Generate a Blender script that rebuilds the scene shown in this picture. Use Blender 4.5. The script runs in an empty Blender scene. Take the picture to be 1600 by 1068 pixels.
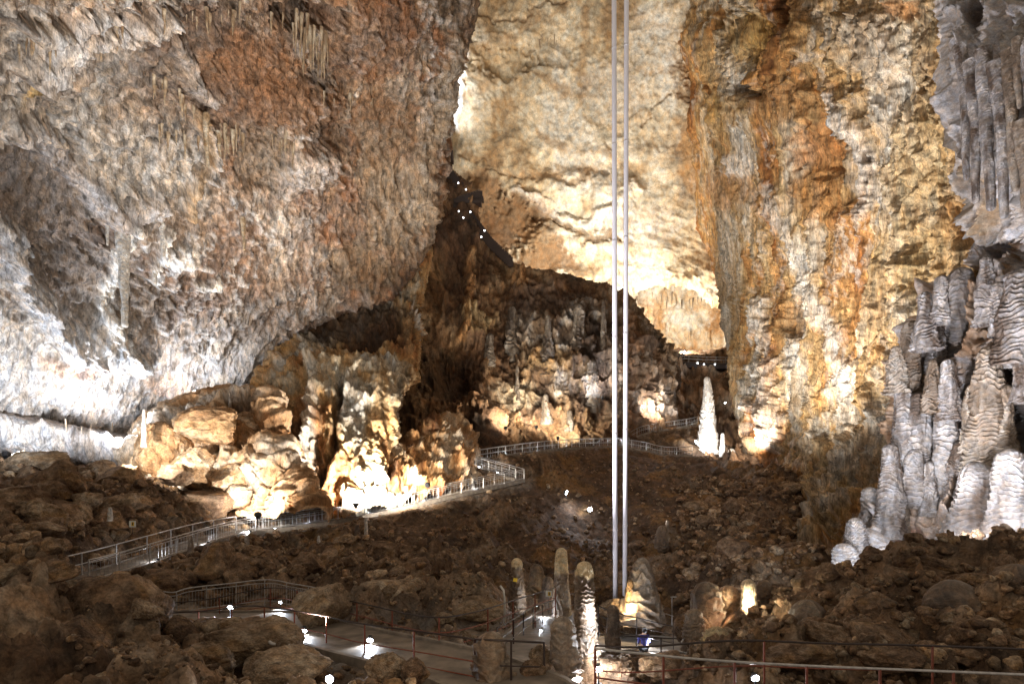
import bpy, bmesh, math, random
import numpy as np
from mathutils import Vector, Matrix, noise as mn

S = bpy.context.scene
COL = S.collection
R = math.radians
random.seed(7)
rng = np.random.default_rng(11)

# ------------------------------------------------------------------ camera
F, CX, CY = 900.0, 800.0, 740.0          # focal length and principal point, photo pixels
cam_d = bpy.data.cameras.new('camera')
cam = bpy.data.objects.new('camera', cam_d)
COL.objects.link(cam)
cam.location = (0, 0, 0)
cam.rotation_euler = (R(90), 0, 0)
cam_d.sensor_width = 36
cam_d.lens = F / 1600 * 36
cam_d.shift_y = (CY - 534) / 1600
cam_d.clip_start = 0.2
cam_d.clip_end = 1000
S.camera = cam

# ------------------------------------------------------------------ world, exposure
world = bpy.data.worlds.new('World')
S.world = world
world.use_nodes = True
bgn = world.node_tree.nodes['Background']
bgn.inputs[0].default_value = (1.0, 0.87, 0.72, 1)
bgn.inputs[1].default_value = 0.43
S.view_settings.view_transform = 'Standard'
S.view_settings.look = 'None'
S.view_settings.exposure = 0.0
S.view_settings.gamma = 1.0
S.cycles.use_denoising = True
S.cycles.max_bounces = 3
S.cycles.diffuse_bounces = 2
S.cycles.glossy_bounces = 2
S.cycles.caustics_reflective = False
S.cycles.caustics_refractive = False
S.cycles.sample_clamp_indirect = 4.0

def P(u, v, Y):
    return Vector(((u - CX) / F * Y, Y, (CY - v) / F * Y))

# spots that light the cave, some added where no lamp is seen: (u, v, depth) -> (u, v, depth), watts, colour, cone degrees, radius
COOL = (0.80, 0.88, 1.0)
WHITE = (1.0, 0.95, 0.88)
WARM = (1.0, 0.80, 0.55)
FLOODS = [
    # foreground floods washing the high walls
    ((150, 880, 13), (220, 130, 32), 23000, (1.0, .95, .90), 82, .5),
    ((480, 1000, 15), (500, 60, 48), 100000, (1.0, .94, .87), 58, .5),
    ((905, 768, 53), (880, 0, 104), 75000, (1.0, .94, .84), 42, .6),
    ((985, 832, 50), (1340, 150, 56), 115000, (1.0, .95, .88), 84, .5),
    ((1520, 845, 17), (1530, 250, 30), 9000, (.94, .93, 1.0), 80, .5),
    # left vault foot
    ((196, 692, 47.5), (230, 560, 55), 9000, COOL, 150, .3),
    ((300, 612, 54), (290, 520, 60), 4500, COOL, 150, .3),
    ((10, 705, 39), (60, 560, 46), 6500, COOL, 140, .3),
    ((-160, 690, 28), (20, 480, 38), 4000, COOL, 130, .3),
    ((190, 716, 38.5), (320, 690, 45), 5500, WHITE, 130, .2),
    ((400, 800, 40.5), (405, 720, 47), 4200, WHITE, 140, .2),
    ((120, 690, 40.5), (189, 420, 43), 5200, COOL, 44, .3),  # unseen spot added to brighten the tall white dripstone
    ((868, 925, 33), (968, 870, 37), 900, (.95, .94, 1.0), 56, .2),  # unseen spot added to brighten the feet of the tubes
    # fluted pillar
    ((556, 780, 46), (575, 680, 52), 14000, (1.0, .96, .90), 160, .25),
    ((668, 752, 51.5), (672, 738, 54), 1300, WARM, 150, .2),
    ((596, 774, 47.5), (650, 710, 57), 11000, (1.0, .93, .80), 110, .2),
    # central spur
    ((790, 662, 72.5), (785, 620, 76.5), 4500, (1.0, .92, .75), 150, .2),
    ((838, 660, 75.5), (838, 620, 79), 4500, (1.0, .92, .75), 150, .2),
    ((872, 677, 75), (885, 640, 78.5), 4500, (1.0, .92, .75), 150, .2),
    ((938, 612, 77), (925, 560, 81), 3800, COOL, 130, .2),
    ((820, 690, 62), (860, 520, 84), 6500, (1.0, .95, .86), 70, .2),
    ((1013, 642, 78.5), (1045, 615, 86), 5000, WHITE, 120, .2),
    ((1093, 706, 71), (1105, 650, 76), 5000, (.95, .97, 1.0), 120, .2),
    # foot of the vault and the notch
    ((860, 424, 98), (860, 330, 110), 13000, (1.0, .90, .74), 160, .3),
    ((925, 436, 99), (920, 320, 112), 22000, (1.0, .94, .84), 160, .3),
    ((1000, 448, 99), (1010, 350, 110), 4500, (1.0, .94, .84), 150, .3),
    ((713, 172, 101.2), (726, 150, 104), 1700, COOL, 170, .1),
    ((714, 128, 101.2), (727, 110, 104), 1500, COOL, 170, .1),
    ((718, 86, 102), (731, 70, 104.5), 1500, COOL, 170, .1),
    ((1065, 530, 106), (1065, 480, 124), 27000, (1.0, .96, .88), 150, .3),
    ((1165, 700, 64), (1185, 560, 82), 9000, (1.0, .96, .9), 110, .2),
    # unseen spot added to brighten the tubes
    ((720, 862, 35), (968, 540, 37), 25000, (.95, .94, 1.0), 88, .3),
    # right formation: unseen spots added to brighten it
    ((1600, 770, 19), (1560, 640, 26), 1500, COOL, 150, .2),
    ((1318, 880, 25), (1330, 850, 31), 1300, COOL, 130, .2),
    ((1500, 812, 20.5), (1470, 680, 30), 2600, (.95, .95, 1.0), 130, .2),
    ((1350, 850, 24), (1450, 520, 31), 5600, (.93, .94, 1.0), 80, .2),
]
for i, (a, b, w, c, cone, rad) in enumerate(FLOODS):
    ld = bpy.data.lights.new('cave_light', 'SPOT')
    ld.energy = w; ld.color = c; ld.spot_size = R(cone); ld.spot_blend = .7; ld.shadow_soft_size = rad
    lo = bpy.data.objects.new('cave_light', ld)
    COL.objects.link(lo)
    A = P(*a); B = P(*b)
    lo.location = A
    lo.rotation_euler = (B - A).to_track_quat('-Z', 'Y').to_euler()

# ------------------------------------------------------------------ numpy noise
_r = np.random.default_rng(5)
PERM = _r.permutation(256).astype(np.int32)
_g = _r.normal(size=(256, 3)); _g /= np.linalg.norm(_g, axis=1)[:, None]
GX, GY, GZ = [(_g[:, k] * 1.5).astype(np.float32) for k in range(3)]

def perlin(x, y, z):
    x = np.asarray(x, np.float32); y = np.asarray(y, np.float32); z = np.asarray(z, np.float32)
    xi = np.floor(x); yi = np.floor(y); zi = np.floor(z)
    fx = x - xi; fy = y - yi; fz = z - zi
    xi = xi.astype(np.int32); yi = yi.astype(np.int32); zi = zi.astype(np.int32)
    sx = fx * fx * (3 - 2 * fx); sy = fy * fy * (3 - 2 * fy); sz = fz * fz * (3 - 2 * fz)
    out = 0
    px = (PERM[xi & 255], PERM[(xi + 1) & 255])
    for a in (0, 1):
        wx = sx if a else 1 - sx
        for b in (0, 1):
            q = PERM[(px[a] + yi + b) & 255]
            wy = wx * (sy if b else 1 - sy)
            for c in (0, 1):
                h = PERM[(q + zi + c) & 255]
                out = out + wy * (sz if c else 1 - sz) * (GX[h] * (fx - a) + GY[h] * (fy - b) + GZ[h] * (fz - c))
    return out

def fbm(p, f, octv=4, gain=.5, sc=(1, 1, 1), seed=0):
    x, y, z = p[..., 0] * sc[0] + seed * 13.7, p[..., 1] * sc[1] + seed * 7.3, p[..., 2] * sc[2] + seed * 3.1
    o = 0; a = 1.0
    for k in range(octv):
        o = o + a * perlin(x * f, y * f, z * f)
        f *= 2.03; a *= gain
    return o

def ridged(p, f, octv=4, gain=.5, sc=(1, 1, 1), seed=0):
    x, y, z = p[..., 0] * sc[0] + seed * 13.7, p[..., 1] * sc[1] + seed * 7.3, p[..., 2] * sc[2] + seed * 3.1
    o = 0; a = 1.0; w = 1.0
    for k in range(octv):
        n = 1 - np.abs(perlin(x * f, y * f, z * f)) * 2
        n = n * np.abs(n)
        o = o + a * n * w
        w = np.clip(n * 1.5, 0, 1)
        f *= 2.07; a *= gain
    return o

def smooth(x, a, b):
    t = np.clip((x - a) / (b - a), 0, 1)
    return t * t * (3 - 2 * t)

def rubble(x, y, size, seed=0, keep=1.0):
    """height of stones of about that size lying on a plane, and a number per stone"""
    gx = x / size; gy = y / size
    ix = np.floor(gx).astype(np.int32); iy = np.floor(gy).astype(np.int32)
    h = np.zeros_like(gx); idn = np.zeros_like(gx)
    for a in (-1, 0, 1):
        for b in (-1, 0, 1):
            cx = ix + a; cy = iy + b
            r0 = PERM[(PERM[(cx + seed) & 255] + cy) & 255]
            r1 = PERM[(r0 + 17) & 255] / 255.; r2 = PERM[(r0 + 91) & 255] / 255.; r3 = PERM[(r0 + 151) & 255] / 255.
            r4 = PERM[(r0 + 201) & 255] / 255.
            dx = gx - (cx + .15 + .7 * r1); dy = gy - (cy + .15 + .7 * r2)
            ca = np.cos(r3 * 6.28); sa = np.sin(r3 * 6.28)
            ex = dx * ca + dy * sa; ey = (-dx * sa + dy * ca) * (1.1 + .8 * r4)
            rad = .35 + .45 * r3
            # boxy stones: superellipse with a slanting flat top
            d = (np.abs(ex / rad) ** 3 + np.abs(ey / rad) ** 3) ** (1 / 3.)
            hh = rad * np.sqrt(np.clip(1 - d * d, 0, 1)) * (.55 + .6 * r1)
            hh = np.minimum(hh, rad * (.45 + .5 * r2) + ex * (r4 - .5) * .8 + ey * (r1 - .5) * .8)
            hh = np.where(r4 < keep, hh, 0)
            m = hh > h
            h = np.where(m, hh, h); idn = np.where(m, r2, idn)
    return h * size, idn

# ------------------------------------------------------------------ mesh helpers
def tag(o, label=None, cat=None, group=None, kind=None):
    if label: o['label'] = label
    if cat: o['category'] = cat
    if group: o['group'] = group
    if kind: o['kind'] = kind
    return o

def empty(name, loc, label=None, cat=None, group=None, rz=0):
    o = bpy.data.objects.new(name, None)
    COL.objects.link(o)
    o.location = loc; o.rotation_euler = (0, 0, rz); o.empty_display_size = .2
    return tag(o, label, cat, group)

def grid_mesh(name, V, colr=None, wrap=False, smoothf=True):
    """V (n,m,3) array -> mesh of quads, optional colours (n,m,3)"""
    n, m = V.shape[:2]
    me = bpy.data.meshes.new(name)
    idx = np.arange(n * m, dtype=np.int32).reshape(n, m)
    if wrap:
        idx = np.concatenate([idx, idx[:, :1]], axis=1)
    q = np.stack([idx[:-1, :-1], idx[1:, :-1], idx[1:, 1:], idx[:-1, 1:]], axis=-1).reshape(-1, 4)
    me.vertices.add(n * m)
    me.vertices.foreach_set('co', np.ascontiguousarray(V.reshape(-1, 3), dtype=np.float32).ravel())
    me.loops.add(q.size)
    me.loops.foreach_set('vertex_index', q.ravel())
    me.polygons.add(len(q))
    me.polygons.foreach_set('loop_start', np.arange(0, q.size, 4, dtype=np.int32))
    me.update(calc_edges=True)
    me.polygons.foreach_set('use_smooth', np.full(len(q), smoothf))
    if colr is not None:
        set_col(me, colr.reshape(-1, 3))
    return me

def set_col(me, c):
    at = me.color_attributes.new('tint', 'FLOAT_COLOR', 'POINT')
    rgba = np.ones((len(me.vertices), 4), np.float32)
    rgba[:, :3] = c
    at.data.foreach_set('color', rgba.ravel())

def link(name, me, mat, parent=None, loc=None):
    o = bpy.data.objects.new(name, me)
    COL.objects.link(o)
    if mat and not me.materials: me.materials.append(mat)
    if parent is not None: o.parent = parent
    if loc is not None: o.location = loc
    return o

def bm_obj(name, bm, mat, parent=None, loc=None, sm=False):
    me = bpy.data.meshes.new(name)
    bm.to_mesh(me); bm.free()
    if sm: me.polygons.foreach_set('use_smooth', [True] * len(me.polygons))
    return link(name, me, mat, parent, loc)

def add_tube(bm, pts, r, seg=8, cap=True):
    pts = [Vector(p) for p in pts]
    rings = []
    for i, p in enumerate(pts):
        a = pts[max(i - 1, 0)]; b = pts[min(i + 1, len(pts) - 1)]
        d = (b - a).normalized()
        up = Vector((0, 0, 1)) if abs(d.z) < .95 else Vector((1, 0, 0))
        s = d.cross(up).normalized(); t = s.cross(d).normalized()
        rr = r[i] if isinstance(r, (list, tuple)) else r
        rings.append([bm.verts.new(p + s * rr * math.cos(2 * math.pi * k / seg) + t * rr * math.sin(2 * math.pi * k / seg)) for k in range(seg)])
    for a, b in zip(rings, rings[1:]):
        for k in range(seg):
            bm.faces.new((a[k], a[(k + 1) % seg], b[(k + 1) % seg], b[k]))
    if cap:
        bm.faces.new(rings[0][::-1]); bm.faces.new(rings[-1])

def add_box(bm, c, s, rot=None):
    c = Vector(c)
    vs = []
    for x in (-.5, .5):
        for y in (-.5, .5):
            for z in (-.5, .5):
                p = Vector((x * s[0], y * s[1], z * s[2]))
                if rot is not None: p = rot @ p
                vs.append(bm.verts.new(c + p))
    for f in ((0, 1, 3, 2), (4, 6, 7, 5), (0, 4, 5, 1), (2, 3, 7, 6), (0, 2, 6, 4), (1, 5, 7, 3)):
        bm.faces.new([vs[k] for k in f])

# ------------------------------------------------------------------ materials
def new_mat(name):
    m = bpy.data.materials.new(name); m.use_nodes = True
    nt = m.node_tree
    return m, nt, nt.nodes['Principled BSDF']

def rock_material(name, fine=3.0, rough=.8, bump=.35, streak=1.0, bdist=.12, contrast=1.0, spec=.3):
    """mineral colour from the mesh, broken up by several scales of noise; bump on top"""
    m, nt, bs = new_mat(name)
    N, L = nt.nodes, nt.links
    tc = N.new('ShaderNodeTexCoord')
    mp = N.new('ShaderNodeMapping'); mp.inputs['Scale'].default_value = (1, 1, streak)
    L.new(tc.outputs['Object'], mp.inputs['Vector'])
    at = N.new('ShaderNodeAttribute'); at.attribute_name = 'tint'
    def noise(sc, det, rg=.6, vec=mp):
        n = N.new('ShaderNodeTexNoise'); n.inputs['Scale'].default_value = sc
        n.inputs['Detail'].default_value = det; n.inputs['Roughness'].default_value = rg
        L.new(vec.outputs['Vector'], n.inputs['Vector']); return n
    n1 = noise(fine, 8, .68)
    n2 = noise(fine * 5.3, 5, .65)
    vo = N.new('ShaderNodeTexVoronoi'); vo.feature = 'DISTANCE_TO_EDGE'; vo.inputs['Scale'].default_value = fine * .55
    dw = N.new('ShaderNodeMixRGB'); dw.blend_type = 'ADD'; dw.inputs[0].default_value = .35
    L.new(mp.outputs['Vector'], dw.inputs[1]); L.new(n1.outputs['Color'], dw.inputs[2]); L.new(dw.outputs[0], vo.inputs['Vector'])
    # value variation
    r1 = N.new('ShaderNodeMapRange'); r1.inputs[1].default_value = .34; r1.inputs[2].default_value = .66
    r1.inputs[3].default_value = 1 - .52 * contrast; r1.inputs[4].default_value = 1 + .45 * contrast
    L.new(n1.outputs['Fac'], r1.inputs[0])
    r2 = N.new('ShaderNodeMapRange'); r2.inputs[1].default_value = .35; r2.inputs[2].default_value = .65
    r2.inputs[3].default_value = 1 - .28 * contrast; r2.inputs[4].default_value = 1 + .25 * contrast
    L.new(n2.outputs['Fac'], r2.inputs[0])
    r3 = N.new('ShaderNodeMapRange'); r3.inputs[1].default_value = 0; r3.inputs[2].default_value = .05
    r3.inputs[3].default_value = 1 - .30 * contrast; r3.inputs[4].default_value = 1
    L.new(vo.outputs['Distance'], r3.inputs[0])
    m1 = N.new('ShaderNodeMath'); m1.operation = 'MULTIPLY'; L.new(r1.outputs[0], m1.inputs[0]); L.new(r2.outputs[0], m1.inputs[1])
    m2 = N.new('ShaderNodeMath'); m2.operation = 'MULTIPLY'; L.new(m1.outputs[0], m2.inputs[0]); L.new(r3.outputs[0], m2.inputs[1])
    mul = N.new('ShaderNodeVectorMath'); mul.operation = 'SCALE'
    L.new(at.outputs['Color'], mul.inputs[0]); L.new(m2.outputs[0], mul.inputs['Scale'])
    # slight hue drift between ochre and grey
    n3 = noise(fine * .9, 4, .6)
    hue = N.new('ShaderNodeValToRGB')
    hue.color_ramp.elements[0].position = .38; hue.color_ramp.elements[0].color = (1.10, .95, .78, 1)
    hue.color_ramp.elements[1].position = .62; hue.color_ramp.elements[1].color = (.98, 1.0, 1.02, 1)
    L.new(n3.outputs['Fac'], hue.inputs[0])
    mx = N.new('ShaderNodeMixRGB'); mx.blend_type = 'MULTIPLY'; mx.inputs[0].default_value = 1.0
    L.new(mul.outputs[0], mx.inputs[1]); L.new(hue.outputs[0], mx.inputs[2])
    L.new(mx.outputs[0], bs.inputs['Base Color'])
    # bump
    a1 = N.new('ShaderNodeMath'); a1.operation = 'MULTIPLY_ADD'; a1.inputs[1].default_value = .25
    L.new(n2.outputs['Fac'], a1.inputs[0]); L.new(n1.outputs['Fac'], a1.inputs[2])
    bp = N.new('ShaderNodeBump'); bp.inputs['Strength'].default_value = bump; bp.inputs['Distance'].default_value = bdist * 3
    L.new(a1.outputs[0], bp.inputs['Height']); L.new(bp.outputs[0], bs.inputs['Normal'])
    rr = N.new('ShaderNodeMapRange'); rr.inputs[3].default_value = rough - .15; rr.inputs[4].default_value = min(1, rough + .12)
    L.new(n3.outputs['Fac'], rr.inputs[0]); L.new(rr.outputs[0], bs.inputs['Roughness'])
    bs.inputs['Specular IOR Level'].default_value = spec
    return m

def plain(name, c, rough=.5, metal=0, nz=.25, sc=12, emit=None, es=0, bump=.1):
    m, nt, bs = new_mat(name)
    N, L = nt.nodes, nt.links
    tc = N.new('ShaderNodeTexCoord'); n = N.new('ShaderNodeTexNoise'); n.inputs['Scale'].default_value = sc
    n.inputs['Detail'].default_value = 6; L.new(tc.outputs['Object'], n.inputs['Vector'])
    cr = N.new('ShaderNodeValToRGB')
    cr.color_ramp.elements[0].position = .3; cr.color_ramp.elements[1].position = .7
    cr.color_ramp.elements[0].color = tuple(x * (1 - nz) for x in c) + (1,)
    cr.color_ramp.elements[1].color = tuple(min(1, x * (1 + nz)) for x in c) + (1,)
    L.new(n.outputs['Fac'], cr.inputs[0]); L.new(cr.outputs[0], bs.inputs['Base Color'])
    bp = N.new('ShaderNodeBump'); bp.inputs['Strength'].default_value = bump; bp.inputs['Distance'].default_value = .02
    L.new(n.outputs['Fac'], bp.inputs['Height']); L.new(bp.outputs[0], bs.inputs['Normal'])
    bs.inputs['Roughness'].default_value = rough; bs.inputs['Metallic'].default_value = metal
    if emit:
        bs.inputs['Emission Color'].default_value = emit + (1,); bs.inputs['Emission Strength'].default_value = es
    return m

M_FAR = rock_material('vault_rock', fine=1.0, streak=.8, bump=.55, bdist=.22, contrast=.6)
M_LEFT = rock_material('frosted_rock', fine=2.0, streak=.28, bump=1.0, bdist=.14, contrast=1.2)
M_RIGHT = rock_material('ochre_rock', fine=1.8, streak=.22, bump=1.0, bdist=.14, contrast=1.2)
M_MID = rock_material('fluted_rock', fine=1.6, streak=.4, bump=.7, bdist=.14)
M_SPUR = rock_material('spur_rock', fine=1.0, streak=.55, bump=.7, bdist=.2, contrast=1.1)
M_GREY = rock_material('grey_flowstone', fine=2.6, streak=1.6, bump=.6, bdist=.07, rough=.6, spec=.5, contrast=.7)
M_GROUND = rock_material('rubble_ground', fine=2.2, streak=1, bump=.7, bdist=.1, contrast=1.1)
M_BOULDER = rock_material('boulder_rock', fine=3.6, streak=1, bump=.9, bdist=.07, contrast=1.25)
M_STAL = rock_material('stalagmite_calcite', fine=4.0, streak=1.5, bump=.6, bdist=.03, rough=.55, spec=.5, contrast=.8)
M_CONC = plain('concrete', (.165, .135, .105), .55, nz=.5, sc=2.2, bump=.5)
M_KERB = plain('kerb_concrete', (.20, .165, .13), .8, nz=.4, sc=3, bump=.5)
M_STEEL = plain('galvanised_steel', (.42, .40, .38), .45, .6)
M_DARK = plain('dark_painted_rail', (.035, .022, .018), .5, .2)
M_RUST = plain('rust_red_paint', (.20, .055, .03), .55, .2)
M_TUBE = plain('pale_tube_plastic', (.88, .86, .92), .45, 0, nz=.06, sc=.6)
M_HOUSE = plain('lamp_housing', (.05, .05, .055), .4, .5)
M_LENS = plain('lit_lamp_glass', (.9, .9, .9), .3, emit=(.85, .92, 1.0), es=60)
M_LENSW = plain('lit_warm_lamp_glass', (.9, .9, .9), .3, emit=(1.0, .85, .6), es=50)
M_LED = plain('lit_step_lamp', (.9, .9, .9), .3, emit=(.9, .95, 1.0), es=14)
M_YEL = plain('yellow_plate', (.75, .48, .03), .5, nz=.05)
M_SIGNW = plain('white_sign_plate', (.72, .74, .70), .4, nz=.04)
M_BLACK = plain('black_print', (.01, .01, .01), .5, nz=.02)
M_JACKET = plain('blue_jacket_cloth', (.03, .03, .17), .8, nz=.2)
M_TROUS = plain('dark_trouser_cloth', (.012, .012, .016), .85, nz=.2)
M_SKIN = plain('skin', (.45, .27, .19), .55, nz=.06)
M_HAIR = plain('dark_hair', (.015, .010, .008), .6, nz=.2)
M_ROPE = plain('pale_cable', (.55, .52, .48), .6, nz=.1)

# ------------------------------------------------------------------ rock sheets
def cr_weights(n, counts):
    """Catmull-Rom weights for n controls, counts[i] samples in span i"""
    rows = []
    for i in range(n - 1):
        k = counts[i]
        for j in range(k + (1 if i == n - 2 else 0)):
            t = j / k
            w = np.zeros(n)
            b = (-.5 * t + t * t - .5 * t ** 3, 1 - 2.5 * t * t + 1.5 * t ** 3, .5 * t + 2 * t * t - 1.5 * t ** 3, -.5 * t * t + .5 * t ** 3)
            for q, wq in zip((i - 1, i, i + 1, i + 2), b):
                if q < 0:
                    w[0] += 2 * wq; w[1] -= wq
                elif q > n - 1:
                    w[n - 1] += 2 * wq; w[n - 2] -= wq
                else: w[q] += wq
            rows.append(w)
    return np.array(rows)

def upsample(net, step):
    C = np.array(net, float)                    # rows, cols, (u, v, Y)
    n, m, _ = C.shape
    dv = np.sqrt(((C[1:, :, :2] - C[:-1, :, :2]) ** 2).sum(-1)).mean(1)
    du = np.sqrt(((C[:, 1:, :2] - C[:, :-1, :2]) ** 2).sum(-1)).mean(0)
    # curls run in depth: sample them by their real size too
    dv = np.maximum(dv, np.abs(C[1:, :, 2] - C[:-1, :, 2]).mean(1) * 3)
    du = np.maximum(du, np.abs(C[:, 1:, 2] - C[:, :-1, 2]).mean(0) * 3)
    Wv = cr_weights(n, [max(2, int(round(x / step))) for x in dv])
    Wu = cr_weights(m, [max(2, int(round(x / step))) for x in du])
    return np.einsum('ia,abk,jb->ijk', Wv, C, Wu)

def unproject(G):
    Y = G[..., 2]
    return np.stack([(G[..., 0] - CX) / F * Y, Y, (CY - G[..., 1]) / F * Y], -1)

def normals(V):
    a = np.gradient(V, axis=0); b = np.gradient(V, axis=1)
    n = np.cross(a, b)
    n /= np.linalg.norm(n, axis=-1)[..., None] + 1e-9
    return n

def seg_dist(U, Vv, pts):
    d = np.full(U.shape, 1e9)
    for (x0, y0), (x1, y1) in zip(pts, pts[1:]):
        dx, dy = x1 - x0, y1 - y0
        t = np.clip(((U - x0) * dx + (Vv - y0) * dy) / (dx * dx + dy * dy + 1e-9), 0, 1)
        d = np.minimum(d, np.hypot(U - x0 - t * dx, Vv - y0 - t * dy))
    return d

def stamps(U, Vv, p, col, disp, lst, warp=18, seed=0):
    """mineral stains, painted shade, ledges, cracks and hollows, at their place on the rock"""
    wu = fbm(p, .25, 4, .6, seed=seed + 1) * warp; wv = fbm(p, .25, 4, .6, seed=seed + 2) * warp
    gr = fbm(p, 1.3, 3, .6, seed=seed + 3)
    A, B = U + wu, Vv + wv
    for s in lst:
        if s[0] == 'b':
            _, u, v, ru, rv, amp, c, k = s
            d = np.sqrt(((A - u) / ru) ** 2 + ((B - v) / rv) ** 2)
            m = 1 - smooth(d + gr * .25, .55, 1.05)
        else:
            _, pts, w, amp, c, k = s
            d = seg_dist(A, B, pts)
            m = 1 - smooth(d / w + gr * .3, .25, 1.0)
        if amp: disp = disp + amp * m
        if c is not None:
            mk = (m * k)[..., None]
            col = col * (1 - mk) + np.array(c) * mk
    return col, disp

def palette(p, cols, f=.12, seed=0, sc=(1, 1, .6), octv=5):
    n = fbm(p, f, octv, .6, sc, seed) * .9 + .5
    n = np.clip(n, 0, 1) * (len(cols) - 1)
    i = np.clip(np.floor(n).astype(int), 0, len(cols) - 2)
    t = (n - i)[..., None]; t = t * t * (3 - 2 * t)
    C = np.array(cols, float)
    return C[i] * (1 - t) + C[i + 1] * t

def sheet(name, net, step, mat, dispf, colf, lst=(), warp=18, seed=0, flip=False):
    G = upsample(net, step)
    V = unproject(G)
    N = normals(V)
    # face the camera
    s = np.sign(-(N * V).sum(-1)); s = 1 if np.median(s) > 0 else -1
    N = N * s
    Vh = V / np.linalg.norm(V, axis=-1)[..., None]
    face = smooth(np.abs((N * Vh).sum(-1)), .05, .55)
    d = dispf(V, N, G)
    c = colf(V, d, G)
    d = d * (.4 + .6 * face)
    c, d = stamps(G[..., 0], G[..., 1], V, c, d, lst, warp, seed)
    V2 = V + N * d[..., None]
    if s < 0: V2 = V2[:, ::-1]; c = c[:, ::-1]
    return tag(link(name, grid_mesh(name, V2, np.clip(c, .004, .95)), mat), kind='structure')

def lerp(a, b, t): return a + (b - a) * t

GREYW = (.56, .53, .50); FROST = (.72, .70, .70); CREAM = (.58, .49, .36); TAN = (.36, .27, .18)
OCHRE = (.46, .25, .08); RUST = (.34, .14, .045); BROWN = (.20, .13, .08); DKBR = (.09, .055, .035); GREY = (.34, .31, .28)
WHITE_C = (.85, .84, .82)

# ---- left vault -------------------------------------------------------------
def net_left():
    rows = [(-260, -260, 740), (-120, -120, 735), (0, 0, 730), (110, 110, 704), (230, 230, 691), (320, 320, 672), (385, 385, 650),
            (450, 450, 605), (510, 505, 490), (560, 550, 432), (600, 598, 404), (632, 622, 360), (652, 655, 285), (640, 690, 215)]
    net = []
    for k, (v, ve, ue) in enumerate(rows):
        r = []
        uL = -420
        for t in (0, .18, .36, .5, .64, .78, .9, 1.0):
            u = lerp(uL, ue, t); vv = lerp(v, ve, t)
            Y = 24 + .040 * max(u, -250) + .034 * max(vv, -120)
            if t > .85 and k < 7: Y += 1.0
            r.append((u, vv, Y))
        u, vv, Y = r[-1]
        r.append((u - 4, vv + 3, Y + 5)); r.append((u - 60, vv, Y + 14))
        net.append(r)
    last = net[-1]
    net.append([(u, v + 2, Y + 5) for u, v, Y in last])
    net.append([(u, v - 25, Y + 12) for u, v, Y in last])
    return net

def slant(V, k0=.75, x0=-38., x1=-8.):
    # drip direction: leaning at the left, upright at the right
    k = k0 * (1 - smooth(V[..., 0], x0, x1))
    W = V.copy(); W[..., 0] = V[..., 0] - k * V[..., 2]; return W
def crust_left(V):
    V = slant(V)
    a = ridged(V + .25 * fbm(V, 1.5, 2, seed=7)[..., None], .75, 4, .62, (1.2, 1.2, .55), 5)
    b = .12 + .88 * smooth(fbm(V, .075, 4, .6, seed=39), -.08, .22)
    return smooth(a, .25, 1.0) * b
def disp_left(V, N, G):
    d = 2.2 * fbm(V, .06, 3, .5, (1, 1, .8), 3)
    w = V + .6 * np.stack([fbm(V, .3, 2, seed=8), fbm(V, .3, 2, seed=9), fbm(V, .3, 2, seed=10)], -1)
    m = smooth(fbm(V, .07, 3, .5, seed=21), -.25, .25)
    w = slant(w)
    d += (.25 + .75 * m) * .62 * ridged(w, .36, 4, .5, (1, 1, .8), 4)
    d += .42 * crust_left(V) + .30 * ridged(w, 1.0, 4, .6, (1.5, 1.5, .13), 5) * (1 - .6 * m)
    d += .16 * fbm(w, 2.8, 3, .65, (1.3, 1.3, .5), 6)
    return d

def col_left(V, d, G):
    c = palette(V, [(.22, .15, .11), (.33, .25, .19), (.42, .38, .34), (.50, .47, .44)], .10, 31)
    u = G[..., 0:1]; v = G[..., 1:2]
    rust = palette(V, [(.13, .07, .04), (.26, .14, .07), (.36, .25, .16), (.40, .33, .27)], .16, 33)
    t = smooth(u + 60 * fbm(V, .05, 3, seed=35)[..., None], 300, 560) * (1 - smooth(v, 600, 700))
    c = lerp(c, rust, t * .8)
    # calcite frost on the proud knobs
    st = 1.5 * fbm(slant(V), 1.2, 4, .62, (1.5, 1.5, .10), 30)
    lg = fbm(V, .06, 4, .55, seed=28)
    c = c * (1 + .5 * lg)[..., None]
    c = c * (1 + .45 * st)[..., None]
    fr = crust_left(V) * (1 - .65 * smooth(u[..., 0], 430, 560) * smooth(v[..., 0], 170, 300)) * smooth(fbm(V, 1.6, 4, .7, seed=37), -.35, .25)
    rs = smooth(fbm(V, .35, 4, .65, seed=29), .0, .45)
    c = lerp(c, np.array((.30, .13, .05)), (rs * t[..., 0] * .7)[..., None])
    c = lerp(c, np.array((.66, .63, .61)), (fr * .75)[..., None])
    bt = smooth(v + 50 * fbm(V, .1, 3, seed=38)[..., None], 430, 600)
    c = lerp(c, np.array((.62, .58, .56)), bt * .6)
    return c

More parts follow.
